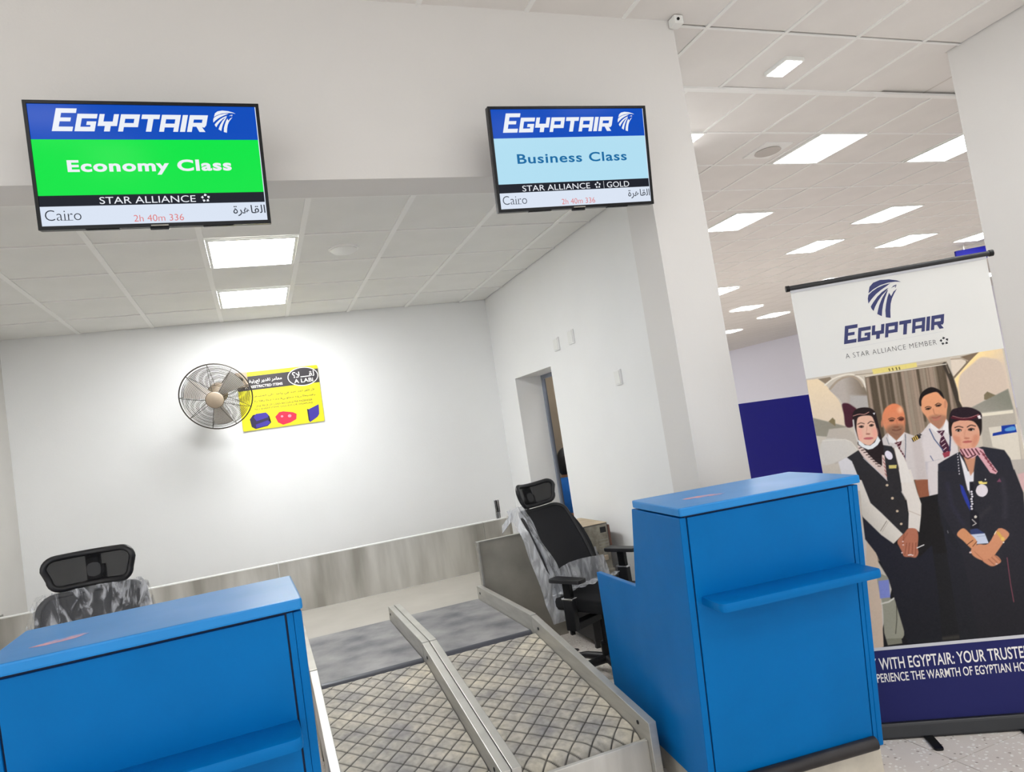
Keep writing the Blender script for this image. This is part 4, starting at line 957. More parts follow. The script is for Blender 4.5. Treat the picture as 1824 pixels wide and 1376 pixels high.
 ('L',[(225,588),(212,505),(197,446)],(90,88,78),3.6,0,3.87),
 ('P',[(153,427),(217,424),(217,401),(156,398)],(126,124,108),4.8,0),
 ('P',[(124,1244),(182,1272),(229,1271),(283,1281),(323,1269),(330,1250),(333,1170),(334,1104),(333,950),(199,967),(165,1127),(149,1211)],(46,44,48),4.8,0),
 ('P',[(163,1182),(336,1161),(333,1099),(338,978),(328,899),(299,873),(259,838),(226,963),(199,1029)],(46,44,47),4.8,0),
 ('P',[(148,981),(259,839),(349,765),(412,815),(401,596),(377,353),(244,360),(232,468),(219,593),(209,687),(176,808),(142,873)],(38,38,48),4.8,0,(33,33,38),[(279,859),(284,485)]),
 ('P',[(183,1424),(197,1452),(228,1459),(260,1453),(279,1435),(284,1391),(286,1352),(288,1304),(286,1251),(265,1189),(224,1242),(204,1275),(184,1295),(188,1325),(182,1355)],(40,30,32),4.8,1),
 ('L',[(183,1409),(181,1374),(184,1340),(186,1313)],(206,200,196),4.8,1,6.14),
 ('P',[(199,1407),(210,1420),(238,1422),(262,1415),(270,1390),(274,1354),(273,1324),(257,1303),(234,1287),(213,1294),(194,1312),(190,1339),(191,1372)],(226,180,158),4.8,1),
 ('P',[(195,1365),(211,1363),(207,1322),(195,1318)],(232,168,150),19.2,1),
 ('P',[(255,1356),(274,1354),(271,1324),(254,1318)],(232,166,150),19.2,1),
 ('P',[(181,1426),(199,1453),(228,1460),(260,1453),(279,1433),(282,1415),(267,1414),(245,1427),(214,1427),(193,1420)],(38,28,30),4.8,1),
 ('L',[(186,1428),(212,1432),(234,1428),(254,1435)],(206,150,140),2.9,1,2.79),
 ('P',[(270,1428),(280,1428),(275,1420)],(236,232,236),2.4,0),
 ('L',[(199,1388),(213,1392),(226,1386)],(62,40,36),4.8,1,3.63),
 ('L',[(242,1385),(255,1392),(267,1386)],(62,40,36),4.8,1,3.63),
 ('P',[(222,1373),(221,1371),(219,1370),(216,1369),(213,1369),(209,1370),(206,1371),(203,1372),(202,1374),(201,1376),(202,1377),(204,1379),(207,1379),(211,1379),(214,1379),(218,1378),(220,1376),(222,1375)],(96,72,62),4.8,0),
 ('P',[(265,1374),(264,1372),(262,1371),(260,1369),(256,1369),(253,1369),(250,1369),(247,1371),(246,1372),(245,1374),(246,1375),(247,1377),(250,1378),(253,1379),(257,1379),(260,1378),(263,1377),(264,1375)],(96,72,62),4.8,0),
 ('P',[(216,1374),(215,1372),(214,1371),(213,1370),(212,1370),(210,1370),(209,1371),(208,1372),(208,1373),(208,1375),(208,1376),(209,1377),(210,1378),(212,1378),(213,1378),(214,1378),(215,1376),(216,1375)],(36,26,26),3.6,0),
 ('P',[(259,1373),(259,1372),(258,1371),(257,1370),(255,1370),(254,1370),(253,1370),(252,1371),(252,1373),(252,1374),(252,1376),(253,1377),(254,1377),(256,1378),(257,1378),(258,1377),(259,1376),(259,1374)],(36,26,26),3.6,0),
 ('L',[(202,1377),(213,1380),(223,1376)],(40,28,28),2.9,1,1.95),
 ('L',[(246,1376),(256,1380),(266,1375)],(40,28,28),2.9,1,1.95),
 ('L',[(236,1371),(229,1345),(235,1340)],(206,150,132),6.0,1,3.35),
 ('P',[(243,1337),(242,1336),(241,1335),(238,1335),(235,1335),(232,1336),(230,1336),(227,1337),(226,1338),(226,1339),(226,1340),(228,1341),(230,1341),(233,1341),(236,1340),(239,1340),(241,1339),(243,1338)],(150,92,80),6.0,0),
 ('P',[(253,1316),(252,1314),(248,1313),(242,1312),(236,1312),(229,1313),(222,1314),(217,1316),(213,1318),(212,1320),(214,1322),(218,1323),(223,1324),(230,1324),(237,1323),(244,1322),(249,1320),(252,1318)],(196,106,110),6.0,0),
 ('L',[(214,1320),(233,1319),(252,1318)],(150,70,76),3.6,0,1.4),
 ('P',[(188,1319),(197,1310),(213,1291),(234,1285),(256,1297),(273,1323),(281,1302),(266,1283),(243,1270),(223,1268),(198,1284),(187,1298)],(226,228,230),4.3,0),
 ('P',[(183,1296),(205,1276),(224,1242),(246,1209),(268,1187),(276,1237),(286,1233),(278,1122),(249,1164),(220,1204),(196,1240),(182,1272)],(216,196,188),3.6,0),
 ('L',[(186,1280),(197,1282)],(70,46,44),3.6,0,4.19),
 ('L',[(195,1269),(205,1270)],(70,46,44),3.6,0,4.19),
 ('L',[(203,1258),(213,1258)],(70,46,44),3.6,0,4.19),
 ('L',[(211,1246),(221,1246)],(70,46,44),3.6,0,4.19),
 ('L',[(219,1235),(229,1234)],(70,46,44),3.6,0,4.19),
 ('L',[(227,1224),(237,1222)],(70,46,44),3.6,0,4.19),
 ('L',[(235,1213),(245,1210)],(70,46,44),3.6,0,4.19),
 ('L',[(243,1201),(253,1199)],(70,46,44),3.6,0,4.19),
 ('L',[(251,1190),(261,1187)],(70,46,44),3.6,0,4.19),
 ('L',[(277,1223),(282,1210)],(150,80,76),3.6,0,3.35),
 ('L',[(276,1205),(282,1192)],(150,80,76),3.6,0,3.35),
 ('L',[(276,1187),(281,1175)],(150,80,76),3.6,0,3.35),
 ('L',[(276,1169),(280,1157)],(150,80,76),3.6,0,3.35),
 ('L',[(275,1152),(280,1139)],(150,80,76),3.6,0,3.35),
 ('L',[(197,1234),(249,1163),(278,1120)],(226,220,226),3.6,0,2.79),
 ('P',[(317,1238),(319,1231),(319,1224),(318,1218),(314,1213),(310,1211),(305,1211),(299,1213),(295,1218),(291,1224),(289,1231),(288,1238),(290,1245),(293,1249),(297,1252),(303,1252),(308,1249),(313,1244)],(226,220,232),3.6,0),
 ('P',[(296,1187),(329,1184),(325,1169),(295,1172)],(208,192,116),2.9,0),
 ('P',[(280,1099),(279,1097),(278,1096),(276,1095),(274,1094),(272,1095),(270,1096),(269,1097),(268,1099),(268,1101),(269,1102),(270,1104),(272,1105),(274,1105),(276,1105),(278,1104),(279,1103),(280,1101)],(206,186,160),2.9,0),
 ('P',[(292,1039),(291,1037),(290,1035),(288,1034),(286,1034),(284,1034),(282,1035),(281,1037),(280,1038),(280,1040),(281,1042),(282,1044),(284,1045),(286,1045),(288,1045),(290,1044),(291,1042),(292,1041)],(206,186,160),2.9,0),
 ('P',[(302,979),(301,978),(300,976),(298,975),(296,975),(294,975),(293,976),(291,977),(291,979),(291,981),(291,983),(293,984),(294,985),(296,986),(298,985),(300,984),(301,983),(302,981)],(206,186,160),2.9,0),
 ('P',[(308,921),(308,919),(306,918),(305,917),(303,917),(301,917),(299,918),(298,919),(297,921),(297,923),(298,924),(299,926),(301,927),(303,927),(305,927),(306,926),(308,925),(308,923)],(206,186,160),2.9,0),
 ('P',[(88,1232),(127,1247),(146,1226),(153,1187),(165,1127),(164,1090),(99,1099)],(216,212,214),4.8,0),
 ('P',[(159,1142),(172,1136),(192,1030),(229,981),(302,876),(256,839),(212,884),(148,975),(157,1068)],(222,214,204),4.8,0,(206,198,186),[(233,966),(176,936)]),
 ('L',[(245,942),(212,902)],(150,140,128),3.6,0,3.49),
 ('L',[(251,938),(218,897)],(170,160,148),3.6,0,1.74),
 ('P',[(334,1162),(383,1155),(392,1051),(400,999),(390,949),(370,877),(357,891),(328,899),(341,963),(343,1025),(330,1059),(334,1110)],(222,214,206),4.8,0),
 ('P',[(332,1259),(346,1263),(367,1210),(381,1097),(333,1104),(336,1170)],(224,218,212),4.8,0),
 ('L',[(341,977),(387,949)],(180,160,144),3.6,0,2.44),
 ('L',[(329,1063),(343,1025)],(196,190,184),4.8,0,3.49),
 ('P',[(280,857),(307,879),(329,898),(360,891),(363,858),(352,812),(351,787),(337,768),(316,773),(290,778),(285,798),(277,825),(273,840)],(178,112,88),4.8,1),
 ('L',[(310,835),(294,786)],(136,78,60),4.8,0,3.49),
 ('L',[(322,834),(309,785)],(136,78,60),4.8,0,3.49),
 ('L',[(335,832),(324,783)],(136,78,60),4.8,0,3.49),
 ('L',[(348,831),(338,781)],(136,78,60),4.8,0,3.49),
 ('L',[(307,876),(295,837)],(150,88,68),4.8,0,4.88),
 ('L',[(321,878),(294,845)],(146,84,64),4.8,0,2.79),
 ('P',[(300,843),(299,842),(298,841),(297,841),(296,840),(295,841),(294,841),(293,842),(292,843),(292,844),(293,845),(293,846),(295,847),(296,847),(297,847),(298,846),(299,845),(300,844)],(226,196,190),2.9,0),
 ('P',[(299,829),(298,828),(298,827),(296,826),(295,826),(294,826),(293,827),(292,827),(291,829),(291,830),(292,831),(293,832),(294,832),(295,832),(296,832),(297,832),(298,831),(299,830)],(226,196,190),2.9,0),
 ('P',[(288,795),(287,794),(287,793),(286,793),(284,792),(283,792),(282,793),(281,794),(281,795),(280,796),(281,797),(282,798),(283,799),(284,799),(285,799),(286,798),(287,797),(288,796)],(226,196,190),2.9,0),
 ('P',[(329,779),(329,778),(328,777),(327,776),(326,776),(324,776),(323,776),(322,777),(322,778),(322,779),(322,781),(323,781),(324,782),(325,782),(327,782),(328,782),(329,781),(329,780)],(226,196,190),2.9,0),
 ('L',[(349,809),(379,819)],(226,222,220),2.4,0,4.19),
 ('L',[(308,782),(321,782)],(230,228,226),2.4,0,4.19),
 ('P',[(498,1164),(527,1178),(578,1200),(607,1207),(689,1214),(771,1187),(788,1148),(802,1005),(798,852),(760,568),(729,286),(449,312),(459,601),(470,893),(469,1004)],(42,42,51),4.8,0,(35,35,39),[(588,988),(521,413)]),
 ('P',[(492,1132),(596,1118),(796,1097),(813,994),(796,840),(732,285),(528,304),(530,631),(524,802),(491,900),(469,983)],(44,43,50),4.8,0,(36,35,39),[(595,794),(553,372)]),
 ('L',[(741,1062),(738,972),(722,899)],(54,53,62),24.0,0,17.44),
 ('L',[(521,1074),(521,976),(553,892)],(50,49,64),24.0,0,15.35),
 ('L',[(623,912),(672,949)],(54,53,58),21.6,0,13.95),
 ('P',[(468,990),(491,900),(521,803),(504,783),(464,900)],(38,38,44),9.6,0),
 ('P',[(591,1195),(604,1156),(615,1099),(635,1111),(625,1061),(611,1031),(596,1033),(593,1128)],(226,222,226),4.8,0),
 ('P',[(595,1118),(631,1113),(620,1066),(602,1004),(597,1060)],(224,222,228),3.6,0),
 ('P',[(596,1224),(659,1218),(656,1182),(634,1111),(619,1095),(613,1129),(607,1170)],(196,140,112),7.2,0),
 ('P',[(566,1288),(572,1339),(590,1385),(613,1396),(678,1382),(706,1356),(702,1304),(693,1272),(684,1263),(686,1292),(668,1324),(602,1338),(583,1315),(575,1279)],(34,26,26),6.0,1),
 ('P',[(581,1319),(599,1341),(637,1339),(672,1328),(688,1292),(681,1248),(663,1221),(641,1212),(621,1212),(597,1227),(581,1256),(577,1286)],(216,160,134),4.8,1),
 ('P',[(578,1278),(604,1267),(601,1231),(586,1244)],(206,140,114),19.2,1),
 ('P',[(661,1266),(682,1263),(664,1225),(647,1224)],(206,140,114),19.2,1),
 ('P',[(584,1371),(598,1391),(633,1398),(673,1390),(707,1363),(705,1337),(680,1332),(630,1342),(589,1337),(580,1345)],(40,28,36),4.8,1),
 ('L',[(589,1359),(624,1345),(658,1342),(700,1351)],(84,28,40),4.8,1,7.83),
 ('L',[(593,1365),(625,1351),(659,1348),(697,1356)],(214,140,140),2.9,1,2.13),
 ('P',[(691,1351),(703,1352),(705,1337),(694,1337)],(240,230,232),2.9,0),
 ('L',[(593,1313),(609,1316),(625,1309)],(44,28,26),4.3,1,3.91),
 ('L',[(643,1308),(659,1314),(676,1307)],(44,28,26),4.3,1,3.91),
 ('P',[(617,1296),(616,1294),(614,1293),(611,1292),(607,1292),(602,1293),(599,1295),(596,1297),(594,1299),(594,1301),(595,1302),(597,1304),(601,1304),(605,1304),(609,1303),(613,1302),(615,1300),(617,1298)],(84,60,52),4.8,0),
 ('P',[(669,1293),(668,1291),(666,1290),(662,1289),(658,1289),(654,1289),(650,1290),(646,1292),(644,1293),(644,1295),(645,1297),(647,1299),(651,1300),(655,1300),(659,1299),(664,1298),(667,1297),(669,1295)],(84,60,52),4.8,0),
 ('P',[(610,1298),(609,1296),(608,1295),(607,1294),(605,1294),(603,1294),(602,1295),(601,1296),(600,1297),(600,1299),(601,1301),(602,1302),(603,1303),(605,1303),(607,1303),(608,1302),(609,1301),(610,1299)],(30,20,20),3.1,0),
 ('P',[(661,1294),(660,1292),(659,1291),(658,1290),(656,1290),(654,1290),(653,1291),(652,1292),(651,1293),(651,1295),(652,1297),(653,1298),(654,1299),(656,1299),(658,1299),(659,1298),(660,1297),(661,1295)],(30,20,20),3.1,0),
 ('P',[(613,1295),(613,1294),(613,1294),(612,1293),(611,1293),(611,1293),(610,1294),(610,1294),(609,1295),(609,1295),(609,1296),(610,1297),(611,1297),(611,1297),(612,1297),(613,1297),(613,1296),(613,1295)],(240,230,226),2.2,0),
 ('P',[(665,1291),(665,1290),(664,1290),(664,1289),(663,1289),(662,1289),(662,1290),(661,1290),(661,1291),(661,1291),(661,1292),(662,1292),(662,1293),(663,1293),(663,1293),(664,1293),(665,1292),(665,1291)],(240,230,226),2.2,0),
 ('P',[(601,1297),(601,1297),(600,1296),(599,1296),(599,1296),(598,1296),(598,1296),(597,1297),(597,1297),(597,1298),(597,1299),(597,1299),(598,1299),(599,1300),(599,1299),(600,1299),(601,1299),(601,1298)],(226,214,210),2.2,0),
 ('L',[(594,1302),(607,1305),(619,1299)],(36,24,24),2.9,1,2.49),
 ('L',[(645,1298),(658,1301),(670,1295)],(36,24,24),2.9,1,2.49),
 ('L',[(633,1296),(624,1270),(630,1262)],(200,140,116),7.2,1,4.27),
 ('P',[(644,1258),(643,1257),(641,1256),(638,1256),(634,1256),(630,1256),(627,1257),(624,1258),(622,1260),(622,1261),(622,1262),(625,1263),(628,1263),(631,1263),(635,1262),(639,1261),(642,1260),(644,1259)],(176,110,90),7.2,0),
 ('P',[(650,1242),(649,1241),(646,1239),(641,1239),(634,1239),(628,1239),(622,1240),(617,1242),(614,1244),(613,1245),(614,1247),(618,1248),(623,1249),(629,1249),(636,1249),(642,1247),(646,1246),(650,1244)],(186,100,94),6.0,0),
 ('L',[(613,1245),(632,1245),(651,1244)],(140,66,64),3.1,0,1.42),
 ('P',[(593,1217),(628,1215),(669,1214),(688,1201),(695,1172),(729,1098),(720,1088),(699,1097),(682,1137),(663,1181),(641,1169),(618,1174),(598,1196)],(214,164,172),3.8,0),
 ('L',[(599,1214),(610,1185)],(84,34,44),3.6,0,5.34),
 ('L',[(614,1213),(625,1184)],(84,34,44),3.6,0,5.34),
 ('L',[(629,1211),(640,1183)],(84,34,44),3.6,0,5.34),
 ('L',[(644,1210),(655,1183)],(84,34,44),3.6,0,5.34),
 ('L',[(659,1208),(670,1182)],(84,34,44),3.6,0,5.34),
 ('L',[(676,1197),(691,1177)],(110,44,56),3.6,0,4.63),
 ('L',[(683,1180),(697,1161)],(110,44,56),3.6,0,4.63),
 ('L',[(690,1163),(703,1146)],(110,44,56),3.6,0,4.63),
 ('L',[(697,1146),(710,1130)],(110,44,56),3.6,0,4.63),
 ('L',[(704,1129),(716,1114)],(110,44,56),3.6,0,4.63),
 ('L',[(711,1111),(722,1099)],(110,44,56),3.6,0,4.63),
 ('L',[(597,1192),(621,1170),(653,1182)],(70,30,36),4.8,0,4.27),
 ('P',[(587,1208),(587,1207),(586,1206),(586,1206),(585,1205),(584,1206),(583,1206),(583,1207),(582,1208),(583,1209),(583,1210),(583,1211),(584,1212),(585,1212),(586,1212),(586,1211),(587,1211),(587,1210)],(200,196,204),2.4,0),
 ('P',[(586,1196),(586,1195),(585,1194),(584,1193),(584,1193),(583,1193),(582,1194),(582,1194),(581,1196),(581,1197),(582,1198),(582,1199),(583,1199),(584,1200),(585,1199),(585,1199),(586,1198),(586,1197)],(200,196,204),2.4,0),
 ('P',[(585,1184),(584,1182),(584,1182),(583,1181),(582,1181),(582,1181),(581,1181),(580,1182),(580,1183),(580,1184),(581,1185),(581,1186),(582,1187),(583,1187),(583,1187),(584,1187),(585,1186),(585,1185)],(200,196,204),2.4,0),
 ('P',[(584,1171),(583,1170),(583,1169),(582,1168),(581,1168),(580,1168),(580,1169),(579,1170),(579,1171),(579,1172),(579,1173),(580,1174),(581,1174),(582,1175),(582,1175),(583,1174),(583,1173),(584,1172)],(200,196,204),2.4,0),
 ('P',[(583,1159),(582,1158),(582,1157),(581,1156),(580,1156),(579,1156),(579,1156),(578,1157),(578,1158),(578,1159),(578,1160),(579,1161),(580,1162),(580,1162),(581,1162),(582,1162),(582,1161),(583,1160)],(200,196,204),2.4,0),
 ('P',[(581,1146),(581,1145),(580,1144),(580,1144),(579,1143),(578,1143),(577,1144),(577,1145),(577,1146),(577,1147),(577,1148),(578,1149),(578,1150),(579,1150),(580,1150),(581,1149),(581,1148),(581,1147)],(200,196,204),2.4,0),
 ('P',[(580,1134),(580,1133),(579,1132),(579,1131),(578,1131),(577,1131),(576,1131),(576,1132),(575,1133),(576,1134),(576,1136),(576,1136),(577,1137),(578,1137),(579,1137),(580,1137),(580,1136),(580,1135)],(200,196,204),2.4,0),
 ('P',[(579,1121),(579,1120),(578,1119),(577,1119),(577,1118),(576,1119),(575,1119),(575,1120),(574,1121),(574,1122),(575,1123),(575,1124),(576,1125),(577,1125),(578,1125),(578,1124),(579,1124),(579,1123)],(200,196,204),2.4,0),
 ('P',[(578,1109),(578,1108),(577,1107),(576,1106),(575,1106),(575,1106),(574,1107),(573,1107),(573,1108),(573,1110),(574,1111),(574,1112),(575,1112),(576,1113),(576,1112),(577,1112),(578,1111),(578,1110)],(200,196,204),2.4,0),
 ('P',[(570,1063),(581,1054),(597,969),(591,941),(579,983),(570,1027)],(44,58,150),4.8,0),
 ('P',[(614,1025),(613,1023),(612,1022),(611,1021),(610,1021),(608,1021),(607,1022),(606,1023),(605,1025),(605,1026),(605,1027),(606,1029),(608,1029),(609,1030),(611,1029),(612,1029),(613,1028),(614,1026)],(220,216,226),2.9,0),
 ('P',[(613,1014),(613,1013),(612,1012),(610,1011),(609,1010),(607,1011),(606,1011),(605,1012),(604,1014),(604,1015),(605,1017),(606,1018),(607,1019),(609,1019),(610,1019),(611,1018),(613,1017),(613,1016)],(220,216,226),2.9,0),
 ('P',[(612,1003),(612,1002),(611,1001),(609,1000),(608,1000),(606,1000),(605,1001),(604,1002),(603,1003),(603,1005),(604,1006),(605,1007),(606,1008),(608,1008),(609,1008),(611,1007),(612,1006),(612,1005)],(220,216,226),2.9,0),
 ('P',[(608,993),(608,992),(607,991),(605,990),(604,989),(602,990),(601,990),(600,991),(599,993),(599,994),(600,996),(601,997),(602,998),(604,998),(605,998),(607,997),(608,996),(608,995)],(220,216,226),2.9,0),
 ('P',[(608,982),(607,981),(606,980),(605,979),(603,979),(601,979),(600,980),(599,981),(598,982),(598,984),(599,985),(600,986),(601,987),(603,987),(604,987),(606,986),(607,985),(607,984)],(220,216,226),2.9,0),
 ('P',[(607,972),(606,970),(605,969),(604,968),(602,968),(601,968),(599,969),(598,970),(598,971),(598,973),(598,974),(599,975),(600,976),(602,977),(604,976),(605,976),(606,975),(607,973)],(220,216,226),2.9,0),
 ('P',[(603,961),(602,960),(601,959),(600,958),(598,958),(597,958),(595,959),(594,960),(594,961),(594,963),(594,964),(595,965),(597,966),(598,966),(600,966),(601,965),(602,964),(603,963)],(220,216,226),2.9,0),
 ('P',[(602,951),(601,949),(600,948),(599,947),(597,947),(596,947),(594,948),(593,949),(593,950),(593,952),(593,953),(594,954),(596,955),(597,956),(599,955),(600,955),(601,954),(602,952)],(220,216,226),2.9,0),
 ('P',[(610,1069),(627,1068),(608,943),(623,926),(614,863),(578,867)],(34,32,40),4.8,0),
 ('P',[(615,1025),(614,1023),(613,1022),(612,1021),(610,1021),(609,1021),(607,1022),(606,1023),(606,1024),(606,1026),(606,1027),(607,1028),(608,1029),(610,1030),(612,1029),(613,1029),(614,1028),(615,1026)],(222,218,226),2.9,0),
 ('P',[(614,1014),(614,1013),(613,1011),(611,1011),(610,1010),(608,1010),(607,1011),(606,1012),(605,1014),(605,1015),(606,1017),(607,1018),(608,1018),(610,1019),(611,1019),(613,1018),(614,1017),(614,1015)],(222,218,226),2.9,0),
 ('P',[(614,1003),(614,1002),(613,1001),(611,1000),(610,999),(608,1000),(607,1000),(606,1001),(605,1003),(605,1004),(606,1006),(607,1007),(608,1008),(610,1008),(611,1008),(613,1007),(614,1006),(614,1005)],(222,218,226),2.9,0),
 ('P',[(609,993),(609,992),(608,990),(606,990),(605,989),(603,990),(602,990),(601,991),(600,993),(600,994),(601,996),(602,997),(603,998),(604,998),(606,998),(607,997),(608,996),(609,994)],(222,218,226),2.9,0),
 ('P',[(609,982),(608,981),(607,980),(606,979),(604,979),(603,979),(601,979),(600,981),(600,982),(600,983),(600,985),(601,986),(603,987),(604,987),(606,987),(607,986),(608,985),(609,984)],(222,218,226),2.9,0),
 ('P',[(609,971),(608,970),(607,969),(606,968),(604,968),(603,968),(601,969),(600,970),(600,971),(599,973),(600,974),(601,975),(602,976),(604,976),(606,976),(607,975),(608,974),(609,973)],(222,218,226),2.9,0),
 ('P',[(603,961),(603,960),(602,959),(601,958),(599,958),(597,958),(596,959),(595,960),(594,961),(594,962),(595,964),(596,965),(597,966),(599,966),(600,966),(602,965),(603,964),(603,963)],(222,218,226),2.9,0),
 ('P',[(603,951),(603,949),(602,948),(600,947),(599,947),(597,947),(596,948),(595,949),(594,950),(594,952),(595,953),(596,954),(597,955),(599,955),(600,955),(602,954),(603,953),(603,952)],(222,218,226),2.9,0),
 ('P',[(613,914),(612,912),(611,910),(609,909),(607,909),(605,909),(603,910),(602,911),(602,913),(602,916),(602,918),(604,919),(605,920),(607,921),(609,921),(611,920),(612,918),(613,916)],(206,200,190),2.4,0),
 ('L',[(592,905),(605,886),(590,879)],(186,180,176),2.9,0,3.84),
 ('P',[(676,1022),(673,1013),(667,1005),(660,1000),(652,997),(643,999),(636,1003),(631,1010),(628,1019),(628,1028),(632,1037),(637,1045),(645,1050),(653,1053),(661,1051),(668,1047),(674,1040),(676,1031)],(222,214,220),3.6,0),
 ('P',[(645,1066),(658,1066),(663,1060),(680,1059),(677,1051),(662,1051),(646,1055)],(232,212,120),2.9,0),
 ('P',[(677,1070),(677,1069),(676,1068),(676,1068),(675,1067),(674,1068),(673,1068),(672,1069),(672,1070),(672,1071),(672,1072),(673,1073),(674,1074),(675,1074),(676,1074),(676,1073),(677,1072),(677,1071)],(236,230,226),1.9,0),
 ('P',[(717,1054),(731,1068),(736,1051)],(120,70,92),4.8,0),
 ('P',[(576,862),(604,864),(630,841),(630,834),(574,841)],(52,62,104),3.6,0),
 ('P',[(573,841),(631,839),(639,795),(592,797)],(196,204,224),3.6,0),
 ('L',[(598,829),(628,829)],(150,160,186),3.6,0,2.79),
 ('P',[(520,844),(531,863),(552,871),(571,847),(594,808),(575,775),(561,787),(540,818)],(208,144,104),4.8,1),
 ('P',[(689,854),(727,826),(696,789),(659,747),(635,725),(608,721),(573,743),(562,767),(574,786),(599,795),(638,794)],(206,142,108),4.8,1),
 ('P',[(603,725),(637,732),(645,745),(666,733),(674,711),(653,698),(633,695),(613,709)],(200,136,104),4.8,1),
 ('L',[(626,726),(644,702)],(150,92,68),4.3,0,3.14),
 ('L',[(640,733),(658,708)],(150,92,68),4.3,0,3.14),
 ('L',[(654,740),(671,715)],(150,92,68),4.3,0,3.14),
 ('L',[(577,765),(603,728)],(166,104,78),6.0,0,2.79),
 ('L',[(553,799),(579,815)],(90,50,36),3.6,0,3.14),
 ('L',[(574,789),(594,808)],(90,50,36),3.6,0,2.79),
 ('L',[(684,835),(698,803)],(214,170,84),4.8,0,11.86),
 ('P',[(705,806),(704,803),(702,801),(700,799),(697,799),(694,799),(692,800),(690,802),(690,805),(690,808),(691,811),(692,813),(695,815),(697,815),(700,815),(702,814),(704,812),(705,809)],(226,186,104),3.6,0),
 ('P',[(701,791),(701,790),(700,789),(699,789),(698,788),(697,789),(696,789),(695,790),(695,791),(695,792),(695,793),(696,793),(697,794),(698,794),(699,794),(700,793),(701,793),(701,792)],(240,232,220),2.4,0),
 ('L',[(669,831),(677,842)],(240,226,190),2.4,0,3.49),
 ('P',[(565,763),(564,762),(563,761),(562,760),(560,760),(558,760),(557,761),(556,762),(555,763),(555,764),(556,766),(557,767),(558,768),(560,768),(562,768),(563,767),(564,766),(565,765)],(226,196,190),3.6,0),
 ('P',[(659,702),(658,701),(657,700),(656,700),(655,700),(653,700),(652,700),(651,701),(650,702),(650,703),(650,704),(651,705),(653,706),(654,706),(656,706),(657,705),(658,704),(659,703)],(222,190,180),3.6,0),
 ('L',[(700,724),(697,668),(694,613),(693,534)],(140,76,90),3.6,0,3.14),
 ('L',[(485,868),(486,859)],(120,120,124),3.6,0,3.49),
]
FALCON_BOX = (0.3363, 0.4877, 1.8406, 2.0191)
FALCON = [[(0.052,0.711),(0.114,0.871),(0.236,0.961),(0.435,1.0),(0.688,0.976),(0.895,0.916),(1.0,0.858),(0.853,0.889),(0.635,0.897),(0.408,0.865),(0.209,0.795)],[(0.0,0.454),(0.007,0.582),(0.044,0.672),(0.162,0.745),(0.324,0.814),(0.517,0.858),(0.703,0.872),(0.581,0.814),(0.421,0.748),(0.256,0.662),(0.104,0.55)],[(0.105,0.245),(0.058,0.32),(0.05,0.372),(0.134,0.461),(0.279,0.591),(0.427,0.686),(0.568,0.748),(0.626,0.763),(0.537,0.685),(0.41,0.604),(0.273,0.473),(0.161,0.338)],[(0.303,0.079),(0.19,0.154),(0.226,0.243),(0.289,0.369),(0.393,0.522),(0.502,0.64),(0.579,0.712),(0.606,0.718),(0.552,0.632),(0.472,0.509),(0.399,0.369),(0.344,0.225)],[(0.533,0.0),(0.405,0.036),(0.429,0.212),(0.484,0.372),(0.553,0.53),(0.619,0.638),(0.634,0.568),(0.659,0.547),(0.75,0.651),(0.852,0.703),(0.757,0.6),(0.667,0.479),(0.608,0.353),(0.564,0.191)],[(0.699,0.744),(0.768,0.794),(0.868,0.819),(0.824,0.782),(0.747,0.763)],[(0.805,0.741),(0.841,0.796),(0.864,0.799),(0.822,0.738)]]
SIGN = {'band':[(0.0004,2.4457),(0.6329,2.4531),(0.6259,2.3198),(0.0341,2.3172)],'oval':[(0.3497,2.4098),(0.6237,2.383),(0.4952,2.4797),(0.4775,2.3025)],'ar1':[(0.0287,2.3947),(0.2995,2.4158),(0.2935,2.3681)],'en1':[(0.0376,2.3459),(0.3003,2.3619),(0.297,2.3354)],'ovar':[(0.388,2.3891),(0.5942,2.4384),(0.5889,2.398)],'oven':[(0.3996,2.3391),(0.5776,2.372),(0.5727,2.3344)],'l1':[(0.0508,2.2516),(0.5801,2.2708),(0.5763,2.2414)],'l2':[(0.0457,2.2099),(0.5793,2.2247),(0.5751,2.1926)],'l3':[(0.0403,2.1657),(0.5444,2.1775),(0.5416,2.1561)],'l4':[(0.031,2.13),(0.5457,2.1475),(0.5429,2.1261)],'bag1':[(-0.0251,2.0535),(0.0066,2.0912),(0.1209,2.0941),(0.1468,2.0614),(0.138,2.0308),(0.1544,2.0021),(0.1211,1.975),(0.0153,1.9611),(-0.0163,1.984)],'bag2':[(0.1954,2.0494),(0.2353,2.0865),(0.2711,2.0897),(0.3551,2.0703),(0.3858,2.05),(0.3772,2.0029),(0.323,1.9784),(0.2555,1.9665),(0.2135,1.9937)],'bag3':[(0.4831,2.0854),(0.4977,2.078),(0.5936,2.114),(0.5869,2.0226),(0.5679,1.9981),(0.4949,1.9569),(0.4846,1.9772)],'corner':[(0.6216,2.4873),(0.6329,1.9538),(-0.0988,1.9488)]}

